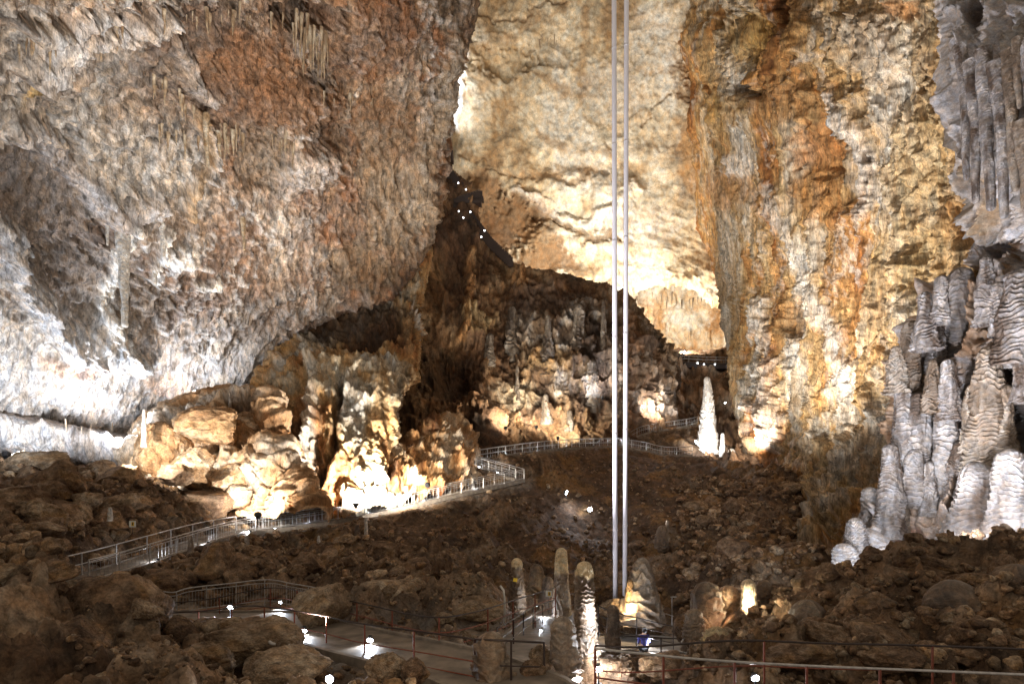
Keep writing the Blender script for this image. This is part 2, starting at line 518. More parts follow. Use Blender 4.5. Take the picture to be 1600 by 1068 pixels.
ST_LEFT = [
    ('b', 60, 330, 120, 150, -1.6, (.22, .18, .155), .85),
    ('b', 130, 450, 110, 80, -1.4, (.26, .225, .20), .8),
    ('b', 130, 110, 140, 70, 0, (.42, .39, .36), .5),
    ('l', [(0, 190), (60, 205), (110, 270), (175, 325), (240, 305)], 26, 1.3, (.60, .56, .55), .7),
    ('b', 230, 480, 60, 50, -1.2, (.25, .20, .16), .7), ('b', 560, 420, 60, 50, -.6, (.30, .22, .14), .6), ('b', 600, 200, 50, 90, 0, (.26, .17, .10), .6),
    ('l', [(0, 80), (60, 50), (160, 30), (240, 15)], 20, 1.4, FROST, .6),
    ('l', [(0, 8), (80, 20), (150, 2)], 12, 1.0, FROST, .6),
    ('l', [(20, 160), (50, 110), (70, 90)], 12, .2, (.50, .33, .10), .7),
    ('l', [(188, 330), (188, 400), (182, 480), (178, 520)], 12, .9, WHITE_C, 1.0),
    ('l', [(178, 500), (200, 530), (215, 550)], 14, 1.2, WHITE_C, .8),
    ('l', [(250, 345), (245, 400), (240, 440)], 6, 1.3, WHITE_C, .8),
    ('b', 275, 400, 30, 20, 1.0, WHITE_C, .7), ('b', 318, 436, 26, 12, .9, WHITE_C, .7),
    ('l', [(318, 180), (312, 250), (296, 300), (285, 340)], 9, 1.2, (.50, .33, .17), .7),
    ('l', [(322, 185), (318, 230), (308, 265)], 4, .9, FROST, .8),
    ('l', [(270, 60), (290, 110), (330, 150)], 18, 1.1, (.62, .57, .54), .6),
    ('l', [(232, 232), (262, 212), (285, 205)], 3, -1.2, (.08, .06, .05), .8),
    ('b', 380, 90, 90, 60, 0, (.30, .15, .07), .6), ('b', 450, 150, 100, 50, 0, (.28, .15, .08), .6),
    ('b', 480, 265, 50, 34, .9, (.66, .61, .58), .7), ('b', 510, 210, 60, 26, -1.2, (.2, .14, .1), .6),
    ('b', 480, 20, 60, 26, -1.8, (.10, .07, .05), .7), ('b', 500, 110, 40, 50, -1.3, (.17, .14, .11), .6),
    ('b', 400, 240, 50, 60, -1.0, (.26, .21, .16), .6),
    ('l', [(0, 350), (30, 420), (80, 490), (150, 540), (220, 560)], 30, 1.6, (.72, .72, .74), .8),
    ('l', [(0, 400), (60, 490), (130, 560)], 26, 1.0, (.70, .70, .73), .7),
    ('l', [(330, 560), (380, 500), (450, 450)], 20, .8, (.6, .56, .53), .5),
    ('b', 100, 565, 60, 20, .3, (.58, .37, .26), .6), ('b', 270, 600, 40, 20, .3, (.60, .42, .32), .6),
    ('l', [(690, 60), (676, 200), (655, 330)], 26, .6, (.40, .33, .25), .6),
    ('b', 620, 330, 70, 100, 0, (.40, .31, .22), .5), ('b', 560, 60, 110, 70, 0, (.24, .14, .09), .6),
]
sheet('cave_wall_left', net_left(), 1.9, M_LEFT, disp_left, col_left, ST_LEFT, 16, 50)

# ---- pale band under the left vault ----------------------------------------
def net_band():
    net = []
    for k, (dv, dY) in enumerate([(-16, 9), (-2, 3), (4, 0), (25, -.2), (46, .3), (60, 2.5), (70, 8)]):
        r = []
        for u in (-420, -250, -80, 0, 80, 150, 215, 250, 300):
            v = 643 + max(u, -50) * .22 + (u < 0) * 0 + dv * (1 if u < 200 else .6)
            r.append((u, v, 45 + .02 * max(u, -200) + dY))
        net.append(r)
    return net
def disp_band(V, N, G):
    return .4 * ridged(V, .5, 4, .55, (1.2, 1.2, .25), 7) + .8 * fbm(V, .15, 3, seed=71)
sheet('cave_wall_band', net_band(), 2.0, M_LEFT, disp_band, lambda V, d, G: palette(V, [(.44, .40, .38), (.62, .58, .57), (.74, .72, .72)], .25, 72, (1.5, 1.5, .2)), (), 8, 60)

# ---- great vault at the back -----------------------------------------------
def net_vault():
    net = []
    cols = (540, 640, 720, 800, 880, 960, 1000, 1040, 1080, 1120, 1200, 1300)
    bot = {540: 500, 640: 490, 720: 460, 800: 440, 880: 440, 960: 455, 1000: 448, 1040: 438, 1080: 444, 1120: 468, 1200: 500, 1300: 520}
    for v in (-260, -120, 0, 100, 200, 300, 380, 1, 2, 3):
        r = []
        for u in cols:
            b = bot[u]; vv = v; e = 0
            if v == 1: vv, e = b, 0
            if v == 2: vv, e = b + 2, 6
            if v == 3: vv, e = b - 12, 22
            Y = 101 + .030 * vv - 9 * ((u - 880) / 300) ** 2 + e
            if u <= 720: Y += (760 - u) * .05
            r.append((u, vv, Y))
        net.append(r)
    return net
def disp_vault(V, N, G):
    w = V + 1.5 * np.stack([fbm(V, .12, 3, seed=11), fbm(V, .12, 3, seed=12), fbm(V, .12, 3, seed=13)], -1)
    U, Vv = G[..., 0], G[..., 1]
    bow = Vv - .0010 * (U - 880) ** 2 + 22 * fbm(V, .035, 4, .55, (1, 1, 1.6), 14)
    st = np.abs((bow / 74.0) % 1 - .5) * 2                        # bedding steps
    lk = smooth(fbm(V, .06, 3, seed=20), -.25, .25)
    lay = (1.5 * smooth(st, .0, .8)) * smooth(Vv, 160, 330) * lk
    lay2 = .12 * smooth(np.abs((bow / 17.0) % 1 - .5) * 2, .2, .6) * smooth(Vv, 200, 380) * (1 - lk * .5)
    d = 1.8 * fbm(V, .05, 3, .5, seed=15) + lay + lay2 + .9 * ridged(w, .35, 4, .6, (1, 1, .5), 10) * smooth(Vv, 395, 440)
    d += .22 * ridged(w, .16, 5, .62, seed=16) + .22 * fbm(w, .9, 4, .6, seed=17)
    return d
def col_vault(V, d, G):
    c = palette(V, [(.27, .19, .11), (.44, .35, .23), (.55, .48, .36), (.62, .58, .50)], .07, 41)
    u = G[..., 0:1]; v = G[..., 1:2]
    t = smooth(u + 50 * fbm(V, .05, 3, seed=42)[..., None], 1000, 1120)
    c = lerp(c, palette(V, [(.36, .20, .08), (.42, .33, .22), (.55, .52, .47)], .07, 43), t * .8)
    c = c * (1 + .25 * fbm(V, .6, 4, .65, seed=40))[..., None]
    cr = smooth(ridged(V, .12, 3, .5, seed=44), .75, 1.1)
    return lerp(c, np.array((.30, .19, .09)), (cr * .6)[..., None])
ST_VAULT = [
    ('l', [(728, 22), (770, 26), (815, 20), (850, 10), (880, 5)], 4, -.5, (.26, .18, .11), .6),
    ('b', 790, 95, 60, 30, -1.2, (.40, .29, .16), .6), ('b', 860, 80, 50, 30, -.8, (.40, .34, .25), .5),
    ('l', [(1010, 195), (1030, 165), (1052, 150)], 4, -.5, (.24, .17, .11), .6),
    ('l', [(720, 240), (780, 262), (850, 272), (900, 280), (950, 262)], 9, -.6, (.28, .19, .11), .6),
    ('l', [(810, 300), (870, 335), (920, 350), (960, 330), (990, 290)], 14, 1.3, (.78, .76, .72), .6),
    ('l', [(860, 340), (900, 362), (960, 370)], 8, -1.0, (.18, .12, .07), .8),
    ('b', 790, 350, 60, 56, -1.8, (.18, .10, .05), .92), ('b', 760, 300, 40, 36, -.6, (.22, .14, .08), .85),
    ('b', 850, 405, 60, 30, -.6, (.20, .12, .06), .85), ('b', 840, 330, 26, 18, -1, (.22, .13, .07), .6),
    ('l', [(730, 290), (800, 330), (850, 380), (910, 432)], 26, 0, (.24, .15, .08), .7),
    ('b', 740, 60, 26, 20, 0, (.66, .58, .44), .6), ('l', [(734, 60), (727, 110), (720, 150), (713, 195)], 8, 1.0, WHITE_C, .9),
    ('b', 1110, 110, 50, 90, -1.5, (.36, .20, .07), .7), ('b', 1090, 240, 40, 60, 0, (.42, .24, .09), .6),
    ('b', 960, 150, 70, 60, 0, (.60, .56, .50), .5), ('b', 1020, 60, 50, 70, 0, (.60, .57, .52), .5),
    ('b', 1020, 350, 50, 50, 0, (.58, .55, .50), .5),
]
sheet('cave_wall_back', net_vault(), 2.0, M_FAR, disp_vault, col_vault, ST_VAULT, 14, 80)

# ---- alcove ------------------------------------------------------------------
net = []
for v, e in ((420, 4), (445, 6), (470, 8), (510, 10), (560, 8), (620, 4)):
    net.append([(u, v, 118 + e - 9 * ((u - 1062) / 95) ** 2) for u in (965, 985, 1010, 1040, 1070, 1100, 1135, 1170, 1210)])
sheet('cave_alcove', net, 1.9, M_FAR, lambda V, N, G: 1.2 * ridged(V, .16, 5, .6, (1, 1, .4), 18) + .3 * fbm(V, .9, 3, seed=19),
      lambda V, d, G: palette(V, [(.38, .22, .10), (.54, .42, .28), (.62, .58, .50), (.66, .66, .62)], .14, 45, (1, 1, .35)),
      [('b', 1010, 500, 34, 40, 0, (.46, .25, .09), .7), ('b', 1085, 500, 34, 24, 0, (.60, .60, .54), .6),
       ('l', [(998, 455), (996, 480), (992, 520)], 4, -1.5, (.08, .05, .03), .8)], 6, 90)

# ---- central spur --------------------------------------------------------------
cols = [560, 640, 690, 722, 760, 800, 860, 920, 960, 992, 1012, 1046, 1058]
tops = [200, 205, 232, 296, 372, 414, 432, 448, 460, 488, 538, 572, 604]
dtop = [100, 99, 97, 96, 94, 92, 90, 89, 88.5, 88.5, 88.5, 90, 97]
net = [[(u, t + 6, y + 9) for u, t, y in zip(cols, tops, dtop)]]
for f in (0, .12, .28, .45, .62, .8, 1.0):
    net.append([(u, lerp(t, 722, f), lerp(y, (74 if u < 800 else 79) if u < 1000 else 82, f ** .9) - 2.2 * math.sin(f * 3.14)) for u, t, y in zip(cols, tops, dtop)])
def disp_spur(V, N, G):
    w = V + 1.0 * np.stack([fbm(V, .2, 3, seed=22), fbm(V, .2, 3, seed=23), fbm(V, .2, 3, seed=24)], -1)
    u = G[..., 0]
    fl = 1 - smooth(u, 720, 800)                              # fluted on the left, knobbly on the right
    d = 2.6 * fbm(V, .07, 3, .5, seed=25)
    d += (.7 * fl + .35) * ridged(w, .22, 4, .6, (1.3, 1.3, .2), 26)
    d += (1 - fl) * .8 * ridged(w, .45, 5, .62, (1, 1, .8), 27)
    d += .4 * fbm(w, 1.2, 4, .6, (1, 1, .6), 28)
    return d
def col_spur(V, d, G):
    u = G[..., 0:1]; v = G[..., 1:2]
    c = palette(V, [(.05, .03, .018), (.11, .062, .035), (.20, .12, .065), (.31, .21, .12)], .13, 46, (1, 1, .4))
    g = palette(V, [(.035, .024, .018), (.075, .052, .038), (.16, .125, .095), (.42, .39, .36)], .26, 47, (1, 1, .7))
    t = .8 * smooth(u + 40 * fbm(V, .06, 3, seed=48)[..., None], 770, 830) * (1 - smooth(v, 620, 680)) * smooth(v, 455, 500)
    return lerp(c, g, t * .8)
ST_SPUR = [
    ('b', 702, 300, 14, 80, -1, (.10, .06, .035), .6), ('b', 700, 400, 24, 80, 0, (.09, .05, .03), .6),
    ('l', [(735, 400), (728, 470), (722, 520)], 10, 1.2, (.36, .20, .09), .8),
    ('l', [(770, 430), (765, 450)], 12, .5, (.30, .20, .12), .6),
    ('b', 815, 440, 22, 20, .4, (.36, .20, .09), .8), ('b', 745, 500, 34, 26, .8, (.42, .31, .17), .7),
    ('b', 690, 590, 50, 50, -2.0, (.07, .04, .025), .7), ('b', 700, 640, 60, 26, 1.2, (.32, .18, .09), .6),
    ('b', 860, 570, 40, 20, .3, (.36, .23, .11), .6), ('b', 800, 620, 46, 30, 0, (.42, .36, .27), .7),
    ('b', 850, 470, 70, 30, 0, (.12, .08, .06), .7), ('l', [(975, 500), (980, 600), (985, 680)], 10, 0, (.20, .11, .06), .7),
    ('l', [(920, 640), (925, 700)], 9, .8, (.28, .19, .11), .6),
]
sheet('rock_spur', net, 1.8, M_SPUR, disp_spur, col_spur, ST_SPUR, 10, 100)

# ---- dark back slope right of the spur ---------------------------------------------
net = []
for v, Y in ((552, 122), (560, 108), (585, 101), (620, 93), (660, 87), (700, 80), (760, 70)):
    net.append([(u, v - (6 if u > 1130 else 0), Y - (u - 1100) * .03) for u in (960, 1000, 1050, 1100, 1150, 1200, 1260)])
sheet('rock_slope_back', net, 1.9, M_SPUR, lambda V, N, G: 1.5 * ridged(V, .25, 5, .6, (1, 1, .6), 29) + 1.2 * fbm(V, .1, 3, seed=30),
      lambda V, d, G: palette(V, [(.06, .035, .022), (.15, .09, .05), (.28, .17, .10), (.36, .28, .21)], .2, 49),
      [('b', 1062, 592, 12, 16, 1.2, (.55, .46, .40), .8), ('b', 1040, 625, 34, 34, .5, (.42, .24, .13), .7),
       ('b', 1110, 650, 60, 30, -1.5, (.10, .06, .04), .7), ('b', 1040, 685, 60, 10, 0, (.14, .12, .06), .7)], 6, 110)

# ---- right wall ------------------------------------------------------------------------
def net_right():
    net = []
    for v, ue, YL in ((-260, 1060, 97), (-120, 1020, 100), (0, 1064, 102.5), (70, 1052, 104), (130, 1070, 105), (190, 1068, 106), (250, 1084, 107), (340, 1094, 107), (410, 1118, 103), (460, 1136, 98),
                      (530, 1146, 91), (580, 1152, 86), (640, 1162, 80), (700, 1190, 70), (750, 1222, 62), (800, 1252, 54), (870, 1276, 46), (920, 1286, 42), (980, 1290, 38)):
        r = []
        if v >= 400:
            r += [(ue + 30, v, YL + 16), (ue + 3, v, YL + 5)]
        else:
            r += [(ue - 30, v, YL + 10), (ue - 12, v, YL + 3)]
        for t in (0, .08, .18, .3, .45, .6, .8, 1):
            u = lerp(ue, 1800, t)
            Y = 1 / lerp(1 / YL, 1 / 27., t)
            r.append((u, v, Y))
        net.append(r)
    return net
def disp_right(V, N, G):
    w = V + .9 * np.stack([fbm(V, .2, 3, seed=51), fbm(V, .2, 3, seed=52), fbm(V, .2, 3, seed=53)], -1)
    v = G[..., 1]
    lo = smooth(v, 300, 560)
    d = 2.0 * fbm(V, .06, 3, .5, (1, 1, .5), 54)
    d += (.7 + .5 * lo) * ridged(w, .2, 4, .55, (1.3, 1.3, .16), 55)
    d += (1 - .4 * lo) * .75 * ridged(w, .45, 4, .6, (1, 1, .7), 56) * smooth(fbm(V, .08, 3, seed=57), -.5, .3)
    d += .26 * ridged(w, 1.3, 4, .62, (1, 1, .5), 58)
    U = G[..., 0]
    bl = (1 - smooth(np.hypot((U - 1165) / 95., (v - 60) / 150.), .6, 1.1))
    hb = np.abs(perlin(w[..., 0] * .22, w[..., 1] * .22, w[..., 2] * .22 + 7)); hb2 = np.abs(perlin(w[..., 0] * .6, w[..., 1] * .6 + 3, w[..., 2] * .6))
    d += bl * (3.2 * np.minimum(hb, .3) * 2 + 1.1 * np.minimum(hb2, .3) * 2 - 1.6)
    return d
def col_right(V, d, G):
    Vs = V.copy(); Vs[..., 0] += .35 * V[..., 2]
    c = palette(Vs, [(.27, .115, .035), (.38, .20, .07), (.42, .28, .13), (.46, .38, .28), (.58, .54, .48)], .10, 61, (1, 1, .28))
    u = G[..., 0:1]; v = G[..., 1:2]
    c = c * (1 + .5 * fbm(Vs, 1.0, 4, .65, (1.3, 1.3, .2), 59))[..., None]
    wf = smooth(ridged(V, .8, 4, .6, (1.2, 1.2, .4), 64), .5, 1.2) * smooth(fbm(V, .2, 3, seed=65), -.1, .3)
    c = lerp(c, np.array((.62, .58, .52)), (wf * .5)[..., None])
    t = smooth(u + 30 * fbm(V, .07, 3, seed=62)[..., None], 1380, 1450)
    c = lerp(c, palette(V, [(.32, .20, .09), (.40, .30, .17), (.46, .39, .29)], .12, 63), t * .7)
    return c
ST_RIGHT = [
    ('b', 1170, 60, 50, 60, -1.8, (.42, .27, .09), .8), ('l', [(1215, -40), (1228, 10), (1240, 60)], 16, -3.0, (.05, .03, .02), .9),
    ('b', 1262, 40, 18, 60, .9, (.36, .20, .07), .8), ('b', 1175, 140, 30, 20, -2.0, (.16, .08, .03), .8), ('b', 1150, 170, 40, 30, .4, (.46, .28, .09), .7),
    ('b', 1190, 150, 10, 8, -2.4, (.06, .03, .02), .9), ('b', 1235, 160, 50, 40, 0, (.34, .19, .08), .7),
    ('b', 1285, 230, 44, 60, -.8, (.36, .17, .06), .85), ('b', 1280, 300, 46, 50, 0, (.38, .20, .07), .8), ('b', 1140, 290, 50, 40, 0, (.40, .22, .10), .6),
    ('b', 1165, 255, 24, 24, .3, (.66, .62, .58), .8), ('l', [(1300, 150), (1330, 200), (1345, 240), (1350, 330)], 13, .5, (.60, .56, .52), .8),
    ('l', [(1348, 240), (1346, 330)], 3, -1.0, (.12, .08, .05), .8), ('b', 1430, 10, 40, 20, 0, (.38, .18, .06), .7),
    ('b', 1370, 70, 50, 70, .5, (.46, .38, .29), .7), ('b', 1430, 240, 60, 110, 0, (.42, .30, .14), .45), ('b', 1420, 400, 60, 70, 0, (.36, .25, .11), .6),
    ('l', [(1210, 300), (1240, 360), (1270, 430), (1310, 520), (1330, 620)], 18, .4, (.58, .55, .51), .7),
    ('l', [(1200, 470), (1195, 560), (1190, 640)], 10, 1.2, (.70, .69, .67), .7), ('b', 1255, 500, 18, 44, -1, (.30, .18, .09), .7),
    ('l', [(1225, 520), (1218, 640), (1220, 700)], 12, 1.0, (.62, .58, .52), .6), ('l', [(1150, 560), (1160, 640), (1190, 700)], 14, .5, (.60, .46, .28), .6),
    ('l', [(1400, 420), (1398, 520), (1380, 640), (1370, 760)], 22, .4, (.34, .22, .10), .7), ('b', 1530, 370, 26, 40, -1.5, (.44, .24, .08), .8),
    ('b', 1250, 800, 34, 60, -1, (.16, .10, .06), .8), ('l', [(1290, 700), (1300, 800), (1290, 870)], 12, .8, (.34, .25, .14), .7),
    ('b', 1340, 860, 30, 50, 0, (.30, .19, .08), .6),
]
sheet('cave_wall_right', net_right(), 1.9, M_RIGHT, disp_right, col_right, ST_RIGHT, 12, 120)

# ---- fluted pillar under the left vault ------------------------------------------------
net = []
for v, l, r_, Y in ((370, 600, 668, 67), (430, 575, 664, 62), (480, 505, 660, 58.5), (530, 450, 655, 56), (600, 402, 643, 53), (660, 392, 622, 51), (720, 400, 598, 49.5), (780, 425, 572, 48), (840, 430, 560, 46.5)):
    r = [(l + 14, v, Y + 9), (l + 1, v, Y + 3)]
    for t in (0.04, .25, .5, .75, .97):
        r.append((lerp(l, r_, t), v, Y - 2.2 * math.sin(t * 3.14)))
    r += [(r_, v, Y + 4), (r_ - 16, v, Y + 12)]
    net.append(r)
def disp_pil(V, N, G):
    w = V + .5 * np.stack([fbm(V, .3, 3, seed=64), fbm(V, .3, 3, seed=65), fbm(V, .3, 3, seed=66)], -1)
    return 1.3 * fbm(V, .12, 3, seed=67) + .75 * ridged(w, .36, 3, .5, (1.3, 1.3, .14), 68) + .42 * ridged(w, 1.0, 4, .6, (1.2, 1.2, .4), 69) + .15 * fbm(w, 3, 3, seed=70)
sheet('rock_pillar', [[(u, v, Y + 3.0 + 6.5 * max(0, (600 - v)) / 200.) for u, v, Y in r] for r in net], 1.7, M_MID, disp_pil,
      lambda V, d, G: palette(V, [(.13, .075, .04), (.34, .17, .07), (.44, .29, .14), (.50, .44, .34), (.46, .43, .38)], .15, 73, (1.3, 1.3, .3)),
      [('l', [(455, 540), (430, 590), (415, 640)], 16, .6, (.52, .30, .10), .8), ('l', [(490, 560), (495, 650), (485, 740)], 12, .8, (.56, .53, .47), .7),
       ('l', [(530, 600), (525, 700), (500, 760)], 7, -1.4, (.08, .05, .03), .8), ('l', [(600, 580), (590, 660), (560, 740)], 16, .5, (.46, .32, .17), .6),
       ('b', 560, 500, 120, 55, -1.2, (.07, .042, .026), .9), ('b', 640, 640, 30, 60, -1.0, (.10, .06, .035), .8), ('l', [(636, 500), (640, 600)], 10, .5, (.40, .26, .13), .6),  # dark brown pillar top: shade under the overhang painted into the colour
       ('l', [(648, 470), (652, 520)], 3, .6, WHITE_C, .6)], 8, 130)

# ---- bright boulder mass left of the pillar ---------------------------------------------
net = []
for v, l, r_, Y in ((612, 350, 420, 52), (624, 300, 425, 49), (650, 240, 432, 47.5), (690, 208, 446, 46), (730, 200, 462, 44.5), (770, 235, 478, 43.5), (810, 330, 492, 43), (850, 350, 500, 42)):
    r = [(l + 10, v + 4, Y + 7), (l + 1, v, Y + 2.5)]
    for t in (0.04, .25, .5, .75, 1.0):
        r.append((lerp(l, r_, t), v, Y - 1.8 * math.sin(t * 2.6)))
    r += [(r_ + 14, v, Y + 8)]
    net.append(r)
def disp_bump(V, N, G):
    w = V + .4 * np.stack([fbm(V, .3, 3, seed=74), fbm(V, .3, 3, seed=75), fbm(V, .3, 3, seed=76)], -1)
    h = np.abs(perlin(w[..., 0] * .28, w[..., 1] * .28, w[..., 2] * .28 + 4))
    h2 = np.abs(perlin(w[..., 0] * .7, w[..., 1] * .7 + 5, w[..., 2] * .7))
    return 1.8 * np.minimum(h, .35) * 2 + .8 * np.minimum(h2, .3) * 2 + .22 * ridged(w, 1.6, 4, .6, seed=79) + .08 * fbm(w, 4, 3, .6, seed=77)
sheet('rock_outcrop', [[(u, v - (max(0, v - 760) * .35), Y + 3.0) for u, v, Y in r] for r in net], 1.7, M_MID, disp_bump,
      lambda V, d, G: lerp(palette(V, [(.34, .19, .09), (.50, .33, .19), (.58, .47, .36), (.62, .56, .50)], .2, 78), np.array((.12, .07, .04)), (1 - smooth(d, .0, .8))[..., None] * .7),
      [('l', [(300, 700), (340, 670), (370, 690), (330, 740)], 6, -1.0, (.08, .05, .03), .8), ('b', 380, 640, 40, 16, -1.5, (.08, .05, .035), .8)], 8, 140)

# ---- warm ramp of rock between pillar and zigzag
cols = [540, 556, 600, 640, 690, 726, 742, 748]
tops = [785, 765, 716, 684, 652, 662, 700, 730]
bots = [815, 808, 798, 790, 778, 768, 760, 758]
yt = [50, 51, 56, 60, 64, 66, 66, 70]; yb = [47.5, 47.5, 50, 52, 55, 57, 58, 62]
net = [[(u, t + 6, y + 6) for u, t, y in zip(cols, tops, yt)]]
for f in (0, .25, .5, .75, 1): net.append([(u, lerp(t, b, f), lerp(y, z, f)) for u, t, b, y, z in zip(cols, tops, bots, yt, yb)])
sheet('rock_ramp', net, 1.7, M_MID, lambda V, N, G: .8 * ridged(V, .35, 4, .6, seed=141) + .4 * ridged(V, 1.0, 4, .6, seed=142) + .5 * fbm(V, .2, 3, seed=143),
      lambda V, d, G: palette(V, [(.20, .10, .05), (.42, .25, .12), (.54, .42, .30), (.60, .55, .48)], .25, 144), (), 6, 170)

# ---- grey stalagmite wall on the right ------------------------------------------------------
net = []
for v, l, Y, vr in ((392, 1512, 38, 300), (398, 1500, 35, 320), (440, 1484, 34, 380), (480, 1440, 33.5, 430), (520, 1404, 33.5, 490), (600, 1394, 33, 590), (680, 1386, 32.5, 680),
                (740, 1376, 32, 740), (800, 1356, 31.5, 800), (850, 1330, 31, 850), (910, 1316, 30, 910), (970, 1310, 28, 970)):
    r = [(l + 20, v, Y + 8), (l + 2, v, Y + 2.5)]
    for t in (0.02, .15, .35, .55, .8, 1.0):
        r.append((lerp(l, 1780, t), lerp(v, vr, t), 1 / lerp(1 / Y, 1 / 22., t) - .8 * math.sin(t * 9)))
    net.append(r)
def disp_grey(V, N, G):
    w = V + .5 * np.stack([fbm(V, .35, 3, seed=81), fbm(V, .35, 3, seed=82), fbm(V, .35, 3, seed=83)], -1)
    big = ridged(w, .34, 3, .5, (1.4, 1.4, .17), 84)
    z = w[..., 2] + .7 * fbm(V, .5, 4, .6, seed=85)
    rib = np.abs((z * 3.2) % 1 - .5) * 2
    rib2 = np.abs((z * 7.5) % 1 - .5) * 2
    return 1.6 * big + .9 * fbm(V, .2, 3, seed=86) + (.15 * smooth(rib, .1, .9) + .07 * rib2) * (.4 + 1.2 * smooth(fbm(V, .5, 3, seed=80), -.3, .4)) * (.35 + .65 * smooth(big, -.2, .6)) + .30 * ridged(w, .9, 4, .6, seed=87)
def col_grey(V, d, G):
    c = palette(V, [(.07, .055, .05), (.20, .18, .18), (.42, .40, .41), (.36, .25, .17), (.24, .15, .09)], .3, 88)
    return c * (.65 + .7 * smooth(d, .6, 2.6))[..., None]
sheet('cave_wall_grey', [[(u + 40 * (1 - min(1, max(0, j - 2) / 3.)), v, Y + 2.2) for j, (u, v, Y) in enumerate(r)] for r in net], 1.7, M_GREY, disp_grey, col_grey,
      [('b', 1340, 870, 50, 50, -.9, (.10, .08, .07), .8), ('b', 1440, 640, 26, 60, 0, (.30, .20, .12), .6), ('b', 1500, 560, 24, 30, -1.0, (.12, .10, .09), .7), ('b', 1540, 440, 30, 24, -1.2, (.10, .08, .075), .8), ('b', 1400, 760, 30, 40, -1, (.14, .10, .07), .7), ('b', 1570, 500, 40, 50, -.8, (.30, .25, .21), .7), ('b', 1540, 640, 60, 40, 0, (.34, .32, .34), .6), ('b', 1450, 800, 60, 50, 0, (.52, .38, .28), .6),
       ('b', 1560, 830, 50, 24, 0, (.20, .27, .13), .6), ('b', 1430, 850, 18, 24, -.6, (.32, .14, .08), .7), ('b', 1490, 470, 20, 40, .6, (.66, .64, .66), .7)], 10, 150)

# ---- drapery rock in the top right corner ----------------------------------------------------
net = []
for v, l, Y in ((-160, 1474, 31), (-40, 1478, 30), (60, 1482, 29), (130, 1490, 28.5), (200, 1506, 28.5), (270, 1524, 28.5), (330, 1548, 29), (350, 1560, 31), (345, 1570, 37)):
    r = [(l + 14, v, Y + 7), (l + 2, v, Y + 2)]
    for t in (0.02, .15, .3, .5, .75, 1.0):
        r.append((lerp(l, 1790, t), v, 1 / lerp(1 / Y, 1 / 21., t)))
    net.append(r)
def disp_drap(V, N, G):
    w = V + .35 * np.stack([fbm(V, .3, 3, seed=91), fbm(V, .3, 3, seed=92), fbm(V, .15, 3, seed=93)], -1)
    z = w[..., 2] + .2 * fbm(V, .8, 2, seed=95)
    rib = np.abs((z * 4.5) % 1 - .5) * 2
    lo = smooth(G[..., 1], 60, 110)
    return (.5 + lo * 1.0) * ridged(w, .55, 3, .5, (1.4, 1.4, .10), 94) + (1 - lo) * .5 * ridged(w, .9, 4, .6, seed=96) + .07 * rib + .5 * fbm(V, .2, 2, seed=97)
sheet('cave_drapery_wall', [[(u, v, Y + 1.6) for u, v, Y in r] for r in net], 1.7, M_GREY, disp_drap, lambda V, d, G: palette(V, [(.30, .25, .20), (.40, .38, .38), (.56, .54, .56)], .35, 98, (1, 1, .2)),
      [('l', [(1560, 180), (1580, 320)], 22, 0, (.40, .28, .16), .8), ('b', 1540, 30, 20, 40, -1.2, (.10, .06, .04), .8), ('l', [(1530, 110), (1545, 220)], 12, .2, (.62, .60, .62), .7)], 6, 160)

